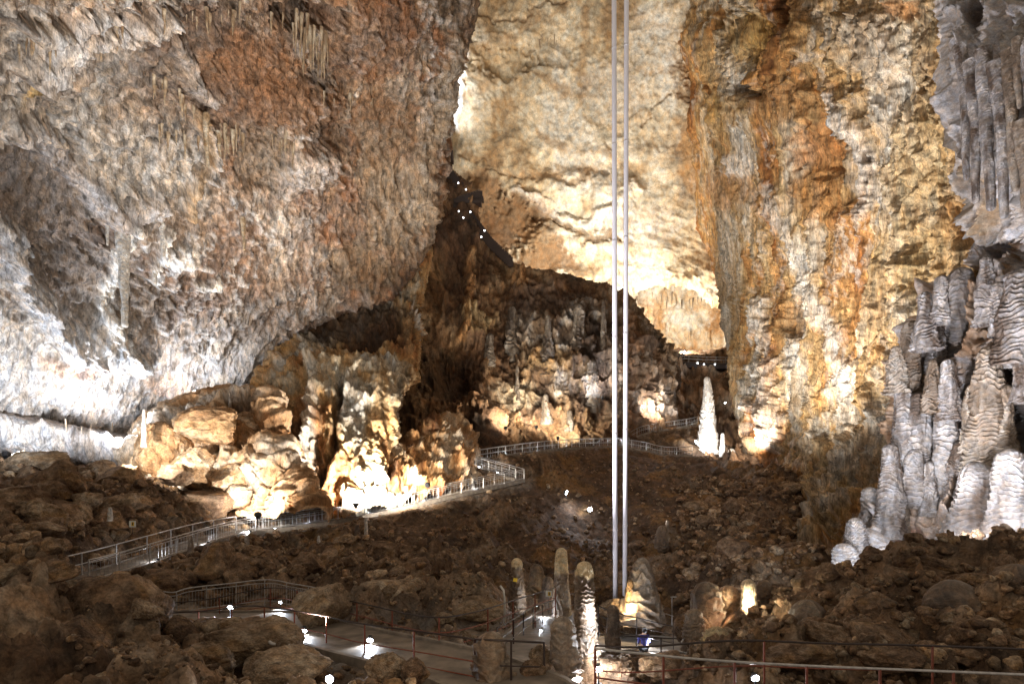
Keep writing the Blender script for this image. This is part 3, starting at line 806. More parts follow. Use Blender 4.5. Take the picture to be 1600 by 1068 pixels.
# ------------------------------------------------------------------ cave floor
CTRL = [
    # near edge
    (-500, 1200, 8), (-100, 1200, 8), (300, 1200, 8), (700, 1230, 8), (1100, 1240, 8.4), (1500, 1240, 8.4), (2000, 1240, 8.2),
    (-400, 960, 13), (-100, 1000, 13), (0, 985, 14), (120, 1000, 14), (230, 1030, 14.5), (330, 1060, 13.5), (450, 1075, 12.5), (580, 1080, 12.2), (700, 1072, 11.6), (800, 1120, 11), (950, 1130, 11),
    (1100, 1120, 11), (1300, 1110, 11.2), (1500, 1105, 11.2), (1700, 1100, 11.2),
    (700, 1032, 13.6), (580, 1006, 16), (450, 985, 18.5), (330, 978, 21), (270, 985, 21.5), (800, 1030, 15.5), (860, 1000, 20), (850, 968, 23.5),
    (0, 890, 20), (120, 925, 20), (210, 925, 23), (-300, 840, 22), (1000, 1020, 22.5), (1000, 1010, 26), (1050, 985, 29), (930, 1010, 22),
    # left rubble slope
    (-300, 740, 38), (0, 740, 40), (100, 738, 43), (180, 752, 42), (0, 810, 29), (150, 800, 34), (250, 790, 39), (340, 815, 41), (100, 860, 27), (150, 912, 26.5), (250, 885, 31), (320, 845, 37),
    (400, 832, 42), (500, 822, 46), (600, 800, 50), (700, 778, 54), (805, 754, 57), (740, 728, 60), (700, 740, 62), (860, 715, 67), (960, 702, 74), (1075, 716, 72), (1090, 668, 82), (1020, 680, 80),
    (300, 925, 26), (400, 900, 30), (480, 905, 28), (600, 922, 25.5), (720, 930, 26), (650, 960, 19), (760, 960, 18),
    (430, 870, 35), (550, 850, 40), (650, 850, 43), (650, 900, 34), (780, 850, 44), (800, 920, 33), (900, 780, 56), (880, 860, 45), (960, 830, 52), (960, 890, 44), (970, 942, 37), (1050, 950, 36),
    (1050, 780, 58), (1080, 850, 48), (1150, 760, 60), (1150, 830, 47), (1180, 900, 36), (1200, 735, 62), (1230, 790, 53), (1260, 860, 40), (1120, 960, 31), (1200, 960, 25),
    # right foreground rocks
    (1200, 1040, 15), (1280, 960, 19), (1330, 915, 22), (1420, 880, 22.5), (1500, 866, 22), (1600, 862, 20.5), (1750, 850, 19), (1350, 960, 17.5), (1450, 950, 17), (1550, 940, 16.5), (1350, 1030, 14), (1550, 1010, 13.8),
    (1340, 960, 27), (1450, 930, 26.5), (1600, 920, 25), (1800, 900, 24),
    (1300, 880, 47), (1340, 900, 42), (1260, 835, 50), (800, 706, 72), (900, 692, 79), (740, 716, 70),
    # far, hidden
    (-400, 720, 60), (300, 720, 65), (600, 740, 78), (1000, 700, 95), (1300, 760, 75), (1700, 800, 50), (2000, 860, 30),
]
def tps_fit():
    pts = np.array([[u / 100., 9 * math.log(Y)] for u, v, Y in CTRL]); z = np.array([(CY - v) / F * Y for u, v, Y in CTRL])
    n = len(pts)
    r2 = ((pts[:, None] - pts[None]) ** 2).sum(-1)
    K = .5 * r2 * np.log(r2 + 1e-9) + np.eye(n) * .06
    A = np.zeros((n + 3, n + 3)); A[:n, :n] = K; A[:n, n] = 1; A[:n, n + 1:] = pts; A[n, :n] = 1; A[n + 1:, :n] = pts.T
    return pts, np.linalg.solve(A, np.concatenate([z, [0, 0, 0]]))
TP, TW = tps_fit()
def ground_uy(u, Y):
    u = np.asarray(u, float); Y = np.asarray(Y, float)
    a = u / 100.; b = 9 * np.log(Y)
    z = TW[len(TP)] + TW[len(TP) + 1] * a + TW[len(TP) + 2] * b
    for (x, y), w in zip(TP, TW):
        r2 = (a - x) ** 2 + (b - y) ** 2
        z = z + w * .5 * r2 * np.log(r2 + 1e-9)
    return z
def ground_xy(x, y):
    return float(ground_uy(CX + F * x / y, y))

# walkways: centre line (u, v, depth), width
PATHS = {
    'climb': ([(105, 912, 25.5), (170, 893, 28.5), (250, 867, 32.5), (320, 844, 37.5), (380, 830, 42.0), (450, 822, 45.5), (540, 808, 48.5), (620, 792, 51.5), (700, 774, 54), (760, 761, 56), (812, 749, 58.0)], 1.9),
    'switch': ([(812, 748, 58.6), (770, 736, 60.4), (726, 722, 62)], 1.6),
    'rise': ([(726, 721, 62), (790, 711, 64.5), (850, 703, 68), (910, 698.5, 72), (965, 697, 75)], 1.8),
    'dip': ([(965, 697, 75), (1010, 704, 74), (1040, 711, 73), (1080, 711, 72.5)], 1.7),
    'upper': ([(965, 696, 76), (985, 683, 79), (1012, 675, 80.5), (1070, 666, 83), (1098, 657, 85)], 1.6),
    'terrace': ([(235, 966, 22), (330, 966, 21.7), (410, 965, 20), (480, 981, 17.5), (560, 1002, 15.5), (650, 1022, 14), (740, 1046, 12.7), (830, 1085, 11.2), (920, 1116, 10.7)], 2.1),
    'branch': ([(770, 1052, 12.8), (812, 1020, 15.2), (838, 992, 18.5), (856, 972, 22), (880, 955, 25.5)], 1.9),
    'front': ([(900, 1114, 10.6), (1100, 1114, 10.6), (1300, 1114, 10.6), (1750, 1114, 10.6)], 2.1),
    'lower': ([(900, 1012, 23.5), (950, 1006, 24.5), (1010, 1003, 25.5), (1075, 1010, 25)], 2.0),
}
def densify(pts, k=8):
    C = np.array(pts, float); W = cr_weights(len(pts), [k] * (len(pts) - 1)); G = W @ C
    return [P(*g) for g in G]
PW = {n: (densify(p), w) for n, (p, w) in PATHS.items()}
FLAT = [(densify([(225, 952, 24), (330, 955, 23.4), (420, 952, 23.4), (560, 975, 21.5)]), 2.6), (densify([(640, 985, 18.5), (700, 985, 18), (760, 980, 18.5)]), 1.0), (densify([(930, 1030, 19), (1060, 1035, 20)]), 1.5)]

us = np.arange(-520, 2120, 2.9)
ys = np.exp(np.linspace(math.log(7.0), math.log(98), 560))
U, YY = np.meshgrid(us, ys)
Z = ground_uy(U, YY)
X = (U - CX) / F * YY
V = np.stack([X, YY, Z], -1)
pd = np.full(X.shape, 99.); pz = np.zeros_like(X)
for pts, w in list(PW.values()) + FLAT:
    for p, q in zip(pts, pts[1:]):
        dx, dy = q.x - p.x, q.y - p.y
        t = np.clip(((X - p.x) * dx + (YY - p.y) * dy) / (dx * dx + dy * dy + 1e-9), 0, 1)
        d = np.hypot(X - p.x - t * dx, YY - p.y - t * dy) - w / 2
        m = d < pd
        pd = np.where(m, d, pd); pz = np.where(m, p.z + t * (q.z - p.z), pz)
onp = 1 - smooth(pd, .1, 1.6)
V[..., 2] = lerp(V[..., 2], np.where(pz - .12 < V[..., 2], pz - .12, lerp(V[..., 2], pz - .12, .9)), onp)
# under the far walkways the ground falls away towards the viewer
cap_u = [60, 105, 170, 250, 320, 380, 450, 540, 620, 700, 760, 812, 850, 910, 965, 1010, 1040, 1080, 1100]
cap_v = [935, 922, 903, 877, 852, 837, 828, 813, 797, 779, 765, 753, 735, 712, 704, 710, 717, 718, 718]
cap_Y = [24, 25, 27.8, 31.5, 36.5, 41, 44.5, 47.5, 50.5, 53, 55, 57, 62, 68, 73, 72, 71, 71, 71]
def cap_z(u, Y):
    cv = np.interp(u, cap_u, cap_v); cY = np.interp(u, cap_u, cap_Y)
    z = (CY - (cv + 4 + 1.2 * np.clip(cY - Y, 0, 6))) / F * Y
    z = np.where((u > 90) & (u < 1100) & (Y < cY), z, 1e9)
    fv = np.interp(u, [240, 330, 400, 480, 560, 650, 740, 780, 840, 900, 930, 1000, 1075], [988, 984, 990, 1010, 1034, 1062, 1088, 1060, 1020, 1010, 1024, 1022, 1026])
    fY = np.interp(u, [240, 330, 400, 480, 560, 650, 740, 780, 840, 900, 930, 1000, 1075], [20.5, 20.3, 19, 16.5, 14.5, 13, 11.7, 13.5, 17, 22, 22.8, 24, 23.8])
    z2 = (CY - (fv + 2 * np.clip(fY - Y, 0, 4))) / F * Y
    return np.where((u > 250) & (u < 1075) & (Y < fY), np.minimum(z, z2), z)
h3, i3 = rubble(X, YY, 3.0, 3, .8)
h1, i1 = rubble(X, YY, 1.25, 9, .85)
h0, i0 = rubble(X, YY, .5, 29, .9)
# smooth places: paths and the earthy slope
vv = CY - F * Z / YY
scree = smooth(YY, 24, 30)
rough_m = np.ones_like(X)
rough_m = smooth(pd, .1, 1.1)
earth = smooth(fbm(V, .08, 3, seed=111), -.15, .2) * smooth(U, 560, 640) * (1 - smooth(U, 1150, 1250)) * scree
amp = rough_m * (1 - .75 * earth)
dz = amp * (.5 * h3 * (1 - .35 * scree) + .8 * h1 + .9 * h0) + .9 * fbm(V, .12, 3, seed=112) * rough_m + .22 * rough_m * ridged(V, .8, 4, .6, seed=113) + .03 * fbm(V, 3, 3, seed=114)
V[..., 2] += dz - .45 * rough_m
cz = cap_z(U, YY)
V[..., 2] = np.minimum(V[..., 2], cz + .12 * h1)
idn = np.where(h1 * .8 > .62 * h3, i1, i3)
far = smooth(YY, 22, 34)[..., None]
c = palette(V, [(.10, .062, .038), (.18, .115, .07), (.27, .185, .12), (.35, .26, .18)], .35, 115, (1, 1, 1)) * (1 - .25 * far)
c = c * (.50 + .5 * idn[..., None])
c = lerp(c, palette(V, [(.060, .036, .022), (.09, .055, .035), (.125, .08, .053)], .5, 116), (earth)[..., None] * .9)
c = lerp(c, np.array((.30, .27, .24)), (1 - rough_m)[..., None] * .5)
yel = smooth(fbm(V, .25, 3, seed=117), .15, .5)
c = lerp(c, np.array((.30, .17, .06)), (yel * .45)[..., None])
tag(link('cave_floor', grid_mesh('cave_floor', V[:, ::-1][:, ::-1], np.clip(c, .01, .9)), M_GROUND), kind='structure')
ground_obj = bpy.data.objects['cave_floor']
# face orientation: upwards
me = ground_obj.data
if me.polygons[1000].normal.z < 0:
    me.flip_normals()

def ground_hit(x, y):
    """height of the finished ground mesh at x, y (nearest grid vertex)"""
    u = CX + F * x / y
    i = int(round((u - us[0]) / 2.9)); j = int(round((math.log(y) - math.log(7.0)) / (math.log(98 / 7.0) / 559)))
    i = min(max(i, 0), len(us) - 1); j = min(max(j, 0), len(ys) - 1)
    return float(V[j, i, 2])

# ------------------------------------------------------------------ boulders
def ico(sub):
    bm = bmesh.new(); bmesh.ops.create_icosphere(bm, subdivisions=sub, radius=1)
    me = bpy.data.meshes.new('boulder'); bm.to_mesh(me); bm.free(); return me

def boulder_mesh(seed, cols, sub=5, cuts=13, name='boulder'):
    me = ico(sub)
    n = len(me.vertices); co = np.empty(n * 3, np.float32); me.vertices.foreach_get('co', co); p = co.reshape(-1, 3)
    g = np.random.default_rng(seed)
    for _ in range(cuts):
        nrm = g.normal(size=3); nrm /= np.linalg.norm(nrm); d = g.uniform(.5, .86)
        e = p @ nrm - d
        p = p - np.clip(e, 0, None)[:, None] * nrm * .92
    r = p / np.linalg.norm(p, axis=1)[:, None]
    q = p + seed * 5.1
    dd = .06 * fbm(q, 1.3, 4, .55) + .05 * ridged(q, 2.6, 4, .62) + .015 * fbm(q, 9, 3)
    p = p + r * dd[:, None]
    me.vertices.foreach_set('co', p.astype(np.float32).ravel())
    c = palette(q, cols, .9, seed) * (1 + .25 * fbm(q, 5, 3)[:, None])
    c = lerp(c, np.array((.30, .18, .075)), (smooth(fbm(q, 1.1, 3, seed=seed + 3), .2, .6) * .5)[:, None])
    set_col(me, np.clip(c, .01, .9)); me.polygons.foreach_set('use_smooth', [True] * len(me.polygons)); me.materials.append(M_BOULDER)
    me.update()
    return me
BR = [(.11, .068, .042), (.20, .13, .08), (.31, .22, .145)]
PALE = [(.20, .14, .09), (.31, .23, .155), (.40, .32, .23)]
B_DARK = [boulder_mesh(100 + k, BR, 5, 19) for k in range(9)]
B_PALE = [boulder_mesh(200 + k, PALE, 5) for k in range(7)]

B_TAWNY = [boulder_mesh(260 + k, [(.34, .20, .10), (.46, .30, .17), (.52, .40, .28)], 6, 9) for k in range(4)]

def put_boulder(me, loc, size, rot, label, group=None):
    o = bpy.data.objects.new('boulder', me); COL.objects.link(o)
    o.location = loc; o.scale = size; o.rotation_euler = rot
    return tag(o, label, 'boulder', group)

# boulders one can tell apart: (u, v centre, width px, height px, depth, pale?, label)
HAND = [
    (502, 948, 88, 84, 17.8, 1, 'pale brown pointed boulder behind the red railing, in front of the grey fence end'),
    (604, 934, 104, 66, 22.5, 1, 'largest round tan boulder in the row behind the red railing'),
    (648, 924, 44, 36, 23.5, 1, 'small tan boulder touching the right side of the largest round boulder'),
    (676, 936, 42, 46, 22.5, 1, 'upright egg shaped tan boulder right of the small touching one'),
    (636, 948, 26, 22, 21, 1, 'little stone wedged at the foot of the large round boulder'),
    (662, 955, 34, 26, 20.5, 0, 'dark brown stone lying below the egg shaped boulder'),
    (738, 958, 88, 52, 19.2, 1, 'broad yellowish boulder at the right end of the boulder row'),
    (692, 966, 34, 22, 18.5, 1, 'flat light stone left of the broad yellowish boulder'),
    (178, 965, 160, 140, 15.5, 0, 'huge brown dome of rock left of the grey fence'),
    (98, 1010, 120, 90, 12.6, 0, 'rough brown boulder in the lower left corner below the dome'),
    (145, 1046, 44, 40, 11.4, 1, 'small yellowish round boulder near the bottom edge left of centre'),
    (30, 960, 110, 90, 14, 0, 'dark boulder at the left edge of the foreground'),
    (370, 1010, 150, 74, 13.6, 1, 'large smooth brown boulder in front of the terrace railing'),
    (300, 1042, 110, 70, 12.3, 1, 'low brown boulder left of the large smooth one'),
    (425, 1052, 140, 72, 11.6, 1, 'wide flat boulder at the bottom edge under the large smooth one'),
    (448, 1008, 46, 34, 13.0, 1, 'small ochre rock beside the terrace, right of the large smooth boulder'),
    (356, 982, 56, 26, 16.0, 1, 'ochre hump of rock just below the first terrace lamp'),
    (600, 1046, 72, 40, 11.8, 1, 'crumbly yellow brown rock below the second terrace lamp'),
    (645, 1052, 60, 46, 11.3, 0, 'brown rock with a chipped pale corner by the terrace edge'),
    (255, 918, 80, 50, 25.5, 0, 'brown block under the start of the climbing walkway'),
    (330, 890, 96, 70, 27, 0, 'dark block behind the grey fence, under the climbing walkway'),
    (60, 775, 70, 44, 31, 0, 'reddish boulder high in the left rubble'),
    (130, 782, 44, 34, 32, 1, 'orange tinted boulder in the middle of the left rubble'),
    (52, 828, 60, 24, 25, 1, 'flat pale slab lying on the left rubble'),
    (268, 742, 70, 44, 41, 0, 'large shaded boulder under the bright outcrop'),
    (318, 668, 120, 66, 45.5, 2, 'large orange block on top of the bright outcrop'),
    (300, 728, 84, 62, 44.0, 2, 'orange block with a pointed lower end in the middle of the bright outcrop'),
    (240, 712, 80, 90, 44.5, 2, 'white lit boulder at the left end of the bright outcrop'),
    (385, 668, 80, 50, 47.5, 2, 'brown sloping block under the shaded right top of the outcrop'),
    (400, 735, 110, 110, 46.5, 2, 'wide tawny rock face forming the right half of the outcrop'),
    (350, 745, 60, 50, 44.0, 2, 'small tawny block wedged between the orange block and the wide face'),
    (322, 790, 90, 56, 42.5, 0, 'dark rounded boulder behind the climbing walkway bend'),
    (690, 885, 36, 54, 30, 0, 'cone shaped brown rock standing above the round boulders'),
    (1300, 925, 70, 50, 21, 0, 'dark boulder under the blue lit stalagmites'),
    (1420, 935, 60, 34, 19, 0, 'grey boulder in the hollow on the right'),
    (1480, 900, 150, 60, 18.5, 0, 'layered brown boulder below the grey flowstone wall'),
    (1400, 1030, 130, 50, 12.9, 0, 'long low boulder behind the front railing on the right'),
    (1250, 1030, 110, 50, 13.2, 0, 'brown boulder behind the front railing, right of its lamp'),
    (1540, 1010, 120, 70, 13.4, 0, 'ochre brown boulder behind the front railing at the right edge'),
    (1040, 1045, 90, 36, 13.5, 0, 'dark low boulder behind the front railing post'),
    (860, 1030, 56, 44, 13.6, 1, 'smooth pinkish brown boulder between the two ribbed stalagmites'),
    (840, 1052, 60, 50, 12.4, 0, 'dark boulder at the foot of the ribbed stalagmites'),
    (560, 880, 40, 40, 33, 0, 'brown boulder on the dark slope behind the terrace'),
    (612, 862, 26, 34, 37, 0, 'narrow standing boulder on the dark slope'),
    (962, 950, 50, 26, 26.5, 1, 'tan boulder beside the foot of the pale tubes'),
    (1165, 985, 80, 60, 19, 0, 'brown boulder under the glowing stalagmite'),
    (1090, 990, 60, 60, 19.5, 0, 'dark boulder carrying the shaded stalagmite'),
]
for k, (u, v, w, h, Y, pale, lab) in enumerate(HAND):
    c = P(u, v, Y); sx = w / F * Y * .56; sz = h / F * Y * .58
    lst = (B_DARK, B_PALE, B_TAWNY)[pale]
    put_boulder(lst[k % len(lst)], c + Vector((0, sx * .4, 0)), (sx, sx * random.uniform(.7, .95), sz), (random.uniform(-.15, .15), random.uniform(-.12, .12), random.choice((0, 3.14)) + random.uniform(-.5, .5)), lab)

# the rest, strewn over the slopes: zone u0, u1, Y0, Y1, count, size range, pale share, label, group
ZONES = [
    (-60, 400, 28, 41, 70, .7, 1.9, .25, 'brown limestone boulder in the rubble on the left, above the climbing walkway', 'boulders of the left rubble slope'),
    (-40, 260, 14, 27, 42, .35, 1.0, .3, 'brown boulder in the rubble of the left foreground', 'boulders of the left foreground'),
    (380, 720, 26, 41, 34, .4, 1.2, .15, 'dark boulder on the slope below the climbing walkway', 'boulders below the climbing walkway'),
    (1080, 1240, 38, 58, 40, .5, 1.5, .35, 'brown block in the scree at the foot of the right wall', 'blocks of the right scree'),
    (840, 1080, 40, 66, 20, .3, .9, .2, 'small boulder on the dark central slope', 'boulders of the central slope'),
    (1180, 1620, 14, 24, 36, .3, .9, .15, 'dark brown boulder among the rocks of the right foreground', 'boulders of the right foreground'),
    (560, 780, 16, 22, 30, .14, .38, .7, 'small stone in the stony bed behind the red railing', 'stones of the bed behind the red railing'),
]
for (u0, u1, Y0, Y1, n, s0, s1, ps, lab, grp) in ZONES:
    k = 0; tries = 0
    while k < n and tries < 900:
        tries += 1
        u = random.uniform(u0, u1); Y = Y0 * (Y1 / Y0) ** random.random(); x = (u - CX) / F * Y
        if any(min((p.x - x) ** 2 + (p.y - Y) ** 2 for p in pts) < (w / 2 + s1) ** 2 for pts, w in PW.values()): continue
        s_ = s0 + (s1 - s0) * random.random() ** 2.2
        if ground_hit(x, Y) + s_ * .9 > float(cap_z(np.array(u), np.array(Y))): continue
        me = random.choice(B_PALE if random.random() < ps else B_DARK)
        put_boulder(me, (x, Y, ground_hit(x, Y) + s_ * .12), (s_ * random.uniform(.8, 1.25), s_ * random.uniform(.7, 1.1), s_ * random.uniform(.5, .8)),
                    (random.uniform(-.4, .4), random.uniform(-.4, .4), random.uniform(0, 6.28)), lab, grp)
        k += 1

# ------------------------------------------------------------------ small rubble, past counting
def rubble_mass():
    base = []
    for s_ in range(6):
        me = boulder_mesh(300 + s_, BR if s_ < 4 else PALE, 3, 14, 'stones')
        n = len(me.vertices); co = np.empty(n * 3, np.float32); me.vertices.foreach_get('co', co)
        t = np.empty(len(me.polygons) * 3, np.int32); me.polygons.foreach_get('vertices', t)
        cc = np.empty(n * 4, np.float32); me.color_attributes['tint'].data.foreach_get('color', cc)
        base.append((co.reshape(-1, 3), t.reshape(-1, 3), cc.reshape(-1, 4)[:, :3])); bpy.data.meshes.remove(me)
    vs, fs, cs = [], [], []; off = 0
    zones = [(-100, 420, 16, 45, 3600, .12, .6), (380, 760, 24, 52, 1300, .1, .45), (760, 1100, 36, 70, 900, .1, .4), (1060, 1280, 34, 62, 1900, .12, .6), (1150, 1700, 12.4, 24, 2200, .05, .30), (540, 800, 15.5, 23, 1300, .035, .15), (100, 760, 10, 15, 1100, .03, .16), (900, 1200, 13, 30, 900, .05, .2)]
    for (u0, u1, Y0, Y1, n, s0, s1) in zones:
        for _ in range(n):
            u = random.uniform(u0, u1); Y = Y0 * (Y1 / Y0) ** random.random(); x = (u - CX) / F * Y
            j = min(max(int(round((math.log(Y) - math.log(7.0)) / (math.log(14.0) / 559))), 0), len(ys) - 1); i = int(round((u - us[0]) / 2.9))
            if pd[j, i] < .25: continue
            s_ = s0 + (s1 - s0) * random.random() ** 2.5
            co, t, cc = base[random.randrange(6)]
            a, b = random.uniform(0, 6.28), random.uniform(-.6, .6)
            Rm = np.array((Matrix.Rotation(a, 3, 'Z') @ Matrix.Rotation(b, 3, 'X')))
            vs.append((co * np.array((s_, s_ * random.uniform(.6, 1), s_ * random.uniform(.5, .8)))) @ Rm.T + np.array((x, Y, V[j, i, 2] + s_ * .15)))
            fs.append(t + off); off += len(co); cs.append(cc * random.uniform(.55, 1.5))
    vs = np.concatenate(vs); fs = np.concatenate(fs); cs = np.concatenate(cs)
    me = bpy.data.meshes.new('rubble')
    me.vertices.add(len(vs)); me.vertices.foreach_set('co', vs.astype(np.float32).ravel())
    me.loops.add(fs.size); me.loops.foreach_set('vertex_index', fs.ravel())
    me.polygons.add(len(fs)); me.polygons.foreach_set('loop_start', np.arange(0, fs.size, 3, dtype=np.int32)); me.update(calc_edges=True)
    set_col(me, np.clip(cs, .01, .9))
    return tag(link('rubble', me, M_BOULDER), 'loose brown stones strewn thickly over the cave slopes', 'rubble', kind='stuff')
rubble_mass()

# ------------------------------------------------------------------ stalagmites
def stal_mesh(name, h, r0, r1, seed, cols, ribs=5.0, shelf=.16, lump=.16, nth=96, pale_top=.0, bend=.03, taper=1.0, res=.022):
    nz = int(min(420, max(60, h / max(res, h / 420))))
    t = np.linspace(0, 1, nz)[:, None]; th = np.linspace(0, 2 * math.pi, nth, endpoint=False)[None]
    base = r1 + (r0 - r1) * (1 - t) ** taper
    dome = np.sqrt(np.clip(1 - np.clip((t - (1 - min(.5, r1 / h * 1.1))) / min(.5, r1 / h * 1.1), 0, 1) ** 2, 0, 1))
    z = t * h
    cx = np.cos(th) * np.ones_like(t); sy = np.sin(th) * np.ones_like(t)
    q = np.stack([cx * r0 * 1.2, sy * r0 * 1.2, z * np.ones_like(th)], -1) + seed * 3.7
    zz = z * ribs / 1.0 + 1.7 * fbm(q, .9 / r0 * .5, 3, .5, seed=seed) + .9 * fbm(q, 2.2 / r0 * .5, 2, seed=seed + 1)
    saw = zz % 1.0
    sh = (saw ** 1.8) * np.clip(.55 + .9 * fbm(q, 1.3 / r0 * .5, 2, seed=seed + 2), .1, 1.3)   # overhanging ledges
    r = base * (1 + lump * fbm(q, .8 / r0 * .5, 3, .55, seed=seed + 4) + shelf * (sh - .4) + .05 * ridged(q, 3.2 / r0 * .5, 3, .6, (1, 1, .5), seed + 5)) * np.maximum(dome, .02)
    bx = bend * h * .5 * (fbm(np.stack([t[:, 0] * 1.2, 0 * t[:, 0], 0 * t[:, 0]], -1) + seed, 1, 2)[:, None]); by = bx * .4
    Vv = np.stack([r * cx + bx, r * sy + by, z + shelf * .0 * r + 0 * th], -1)
    c = palette(q, cols, .8 / r0 * .5, seed + 6)
    c = c * (.62 + .62 * np.clip(sh, 0, 1))[..., None]  # shade in the recesses between ledges painted into the colour
    if pale_top: c = lerp(c, np.array((.60, .50, .33)), (smooth(t + .06 * fbm(q, 2, 2, seed=3), 1 - pale_top, 1 - pale_top * .8) * np.ones_like(th))[..., None])
    return grid_mesh(name, Vv[:, ::-1], np.clip(c[:, ::-1], .01, .92), wrap=True)

GREYC = [(.17, .125, .09), (.30, .24, .19), (.44, .39, .34)]
WHT = [(.50, .48, .45), (.68, .66, .63), (.78, .77, .75)]
BRN = [(.10, .07, .05), (.20, .14, .095), (.32, .25, .18)]
GRW = [(.12, .085, .065), (.26, .235, .23), (.40, .38, .385), (.54, .52, .53)]
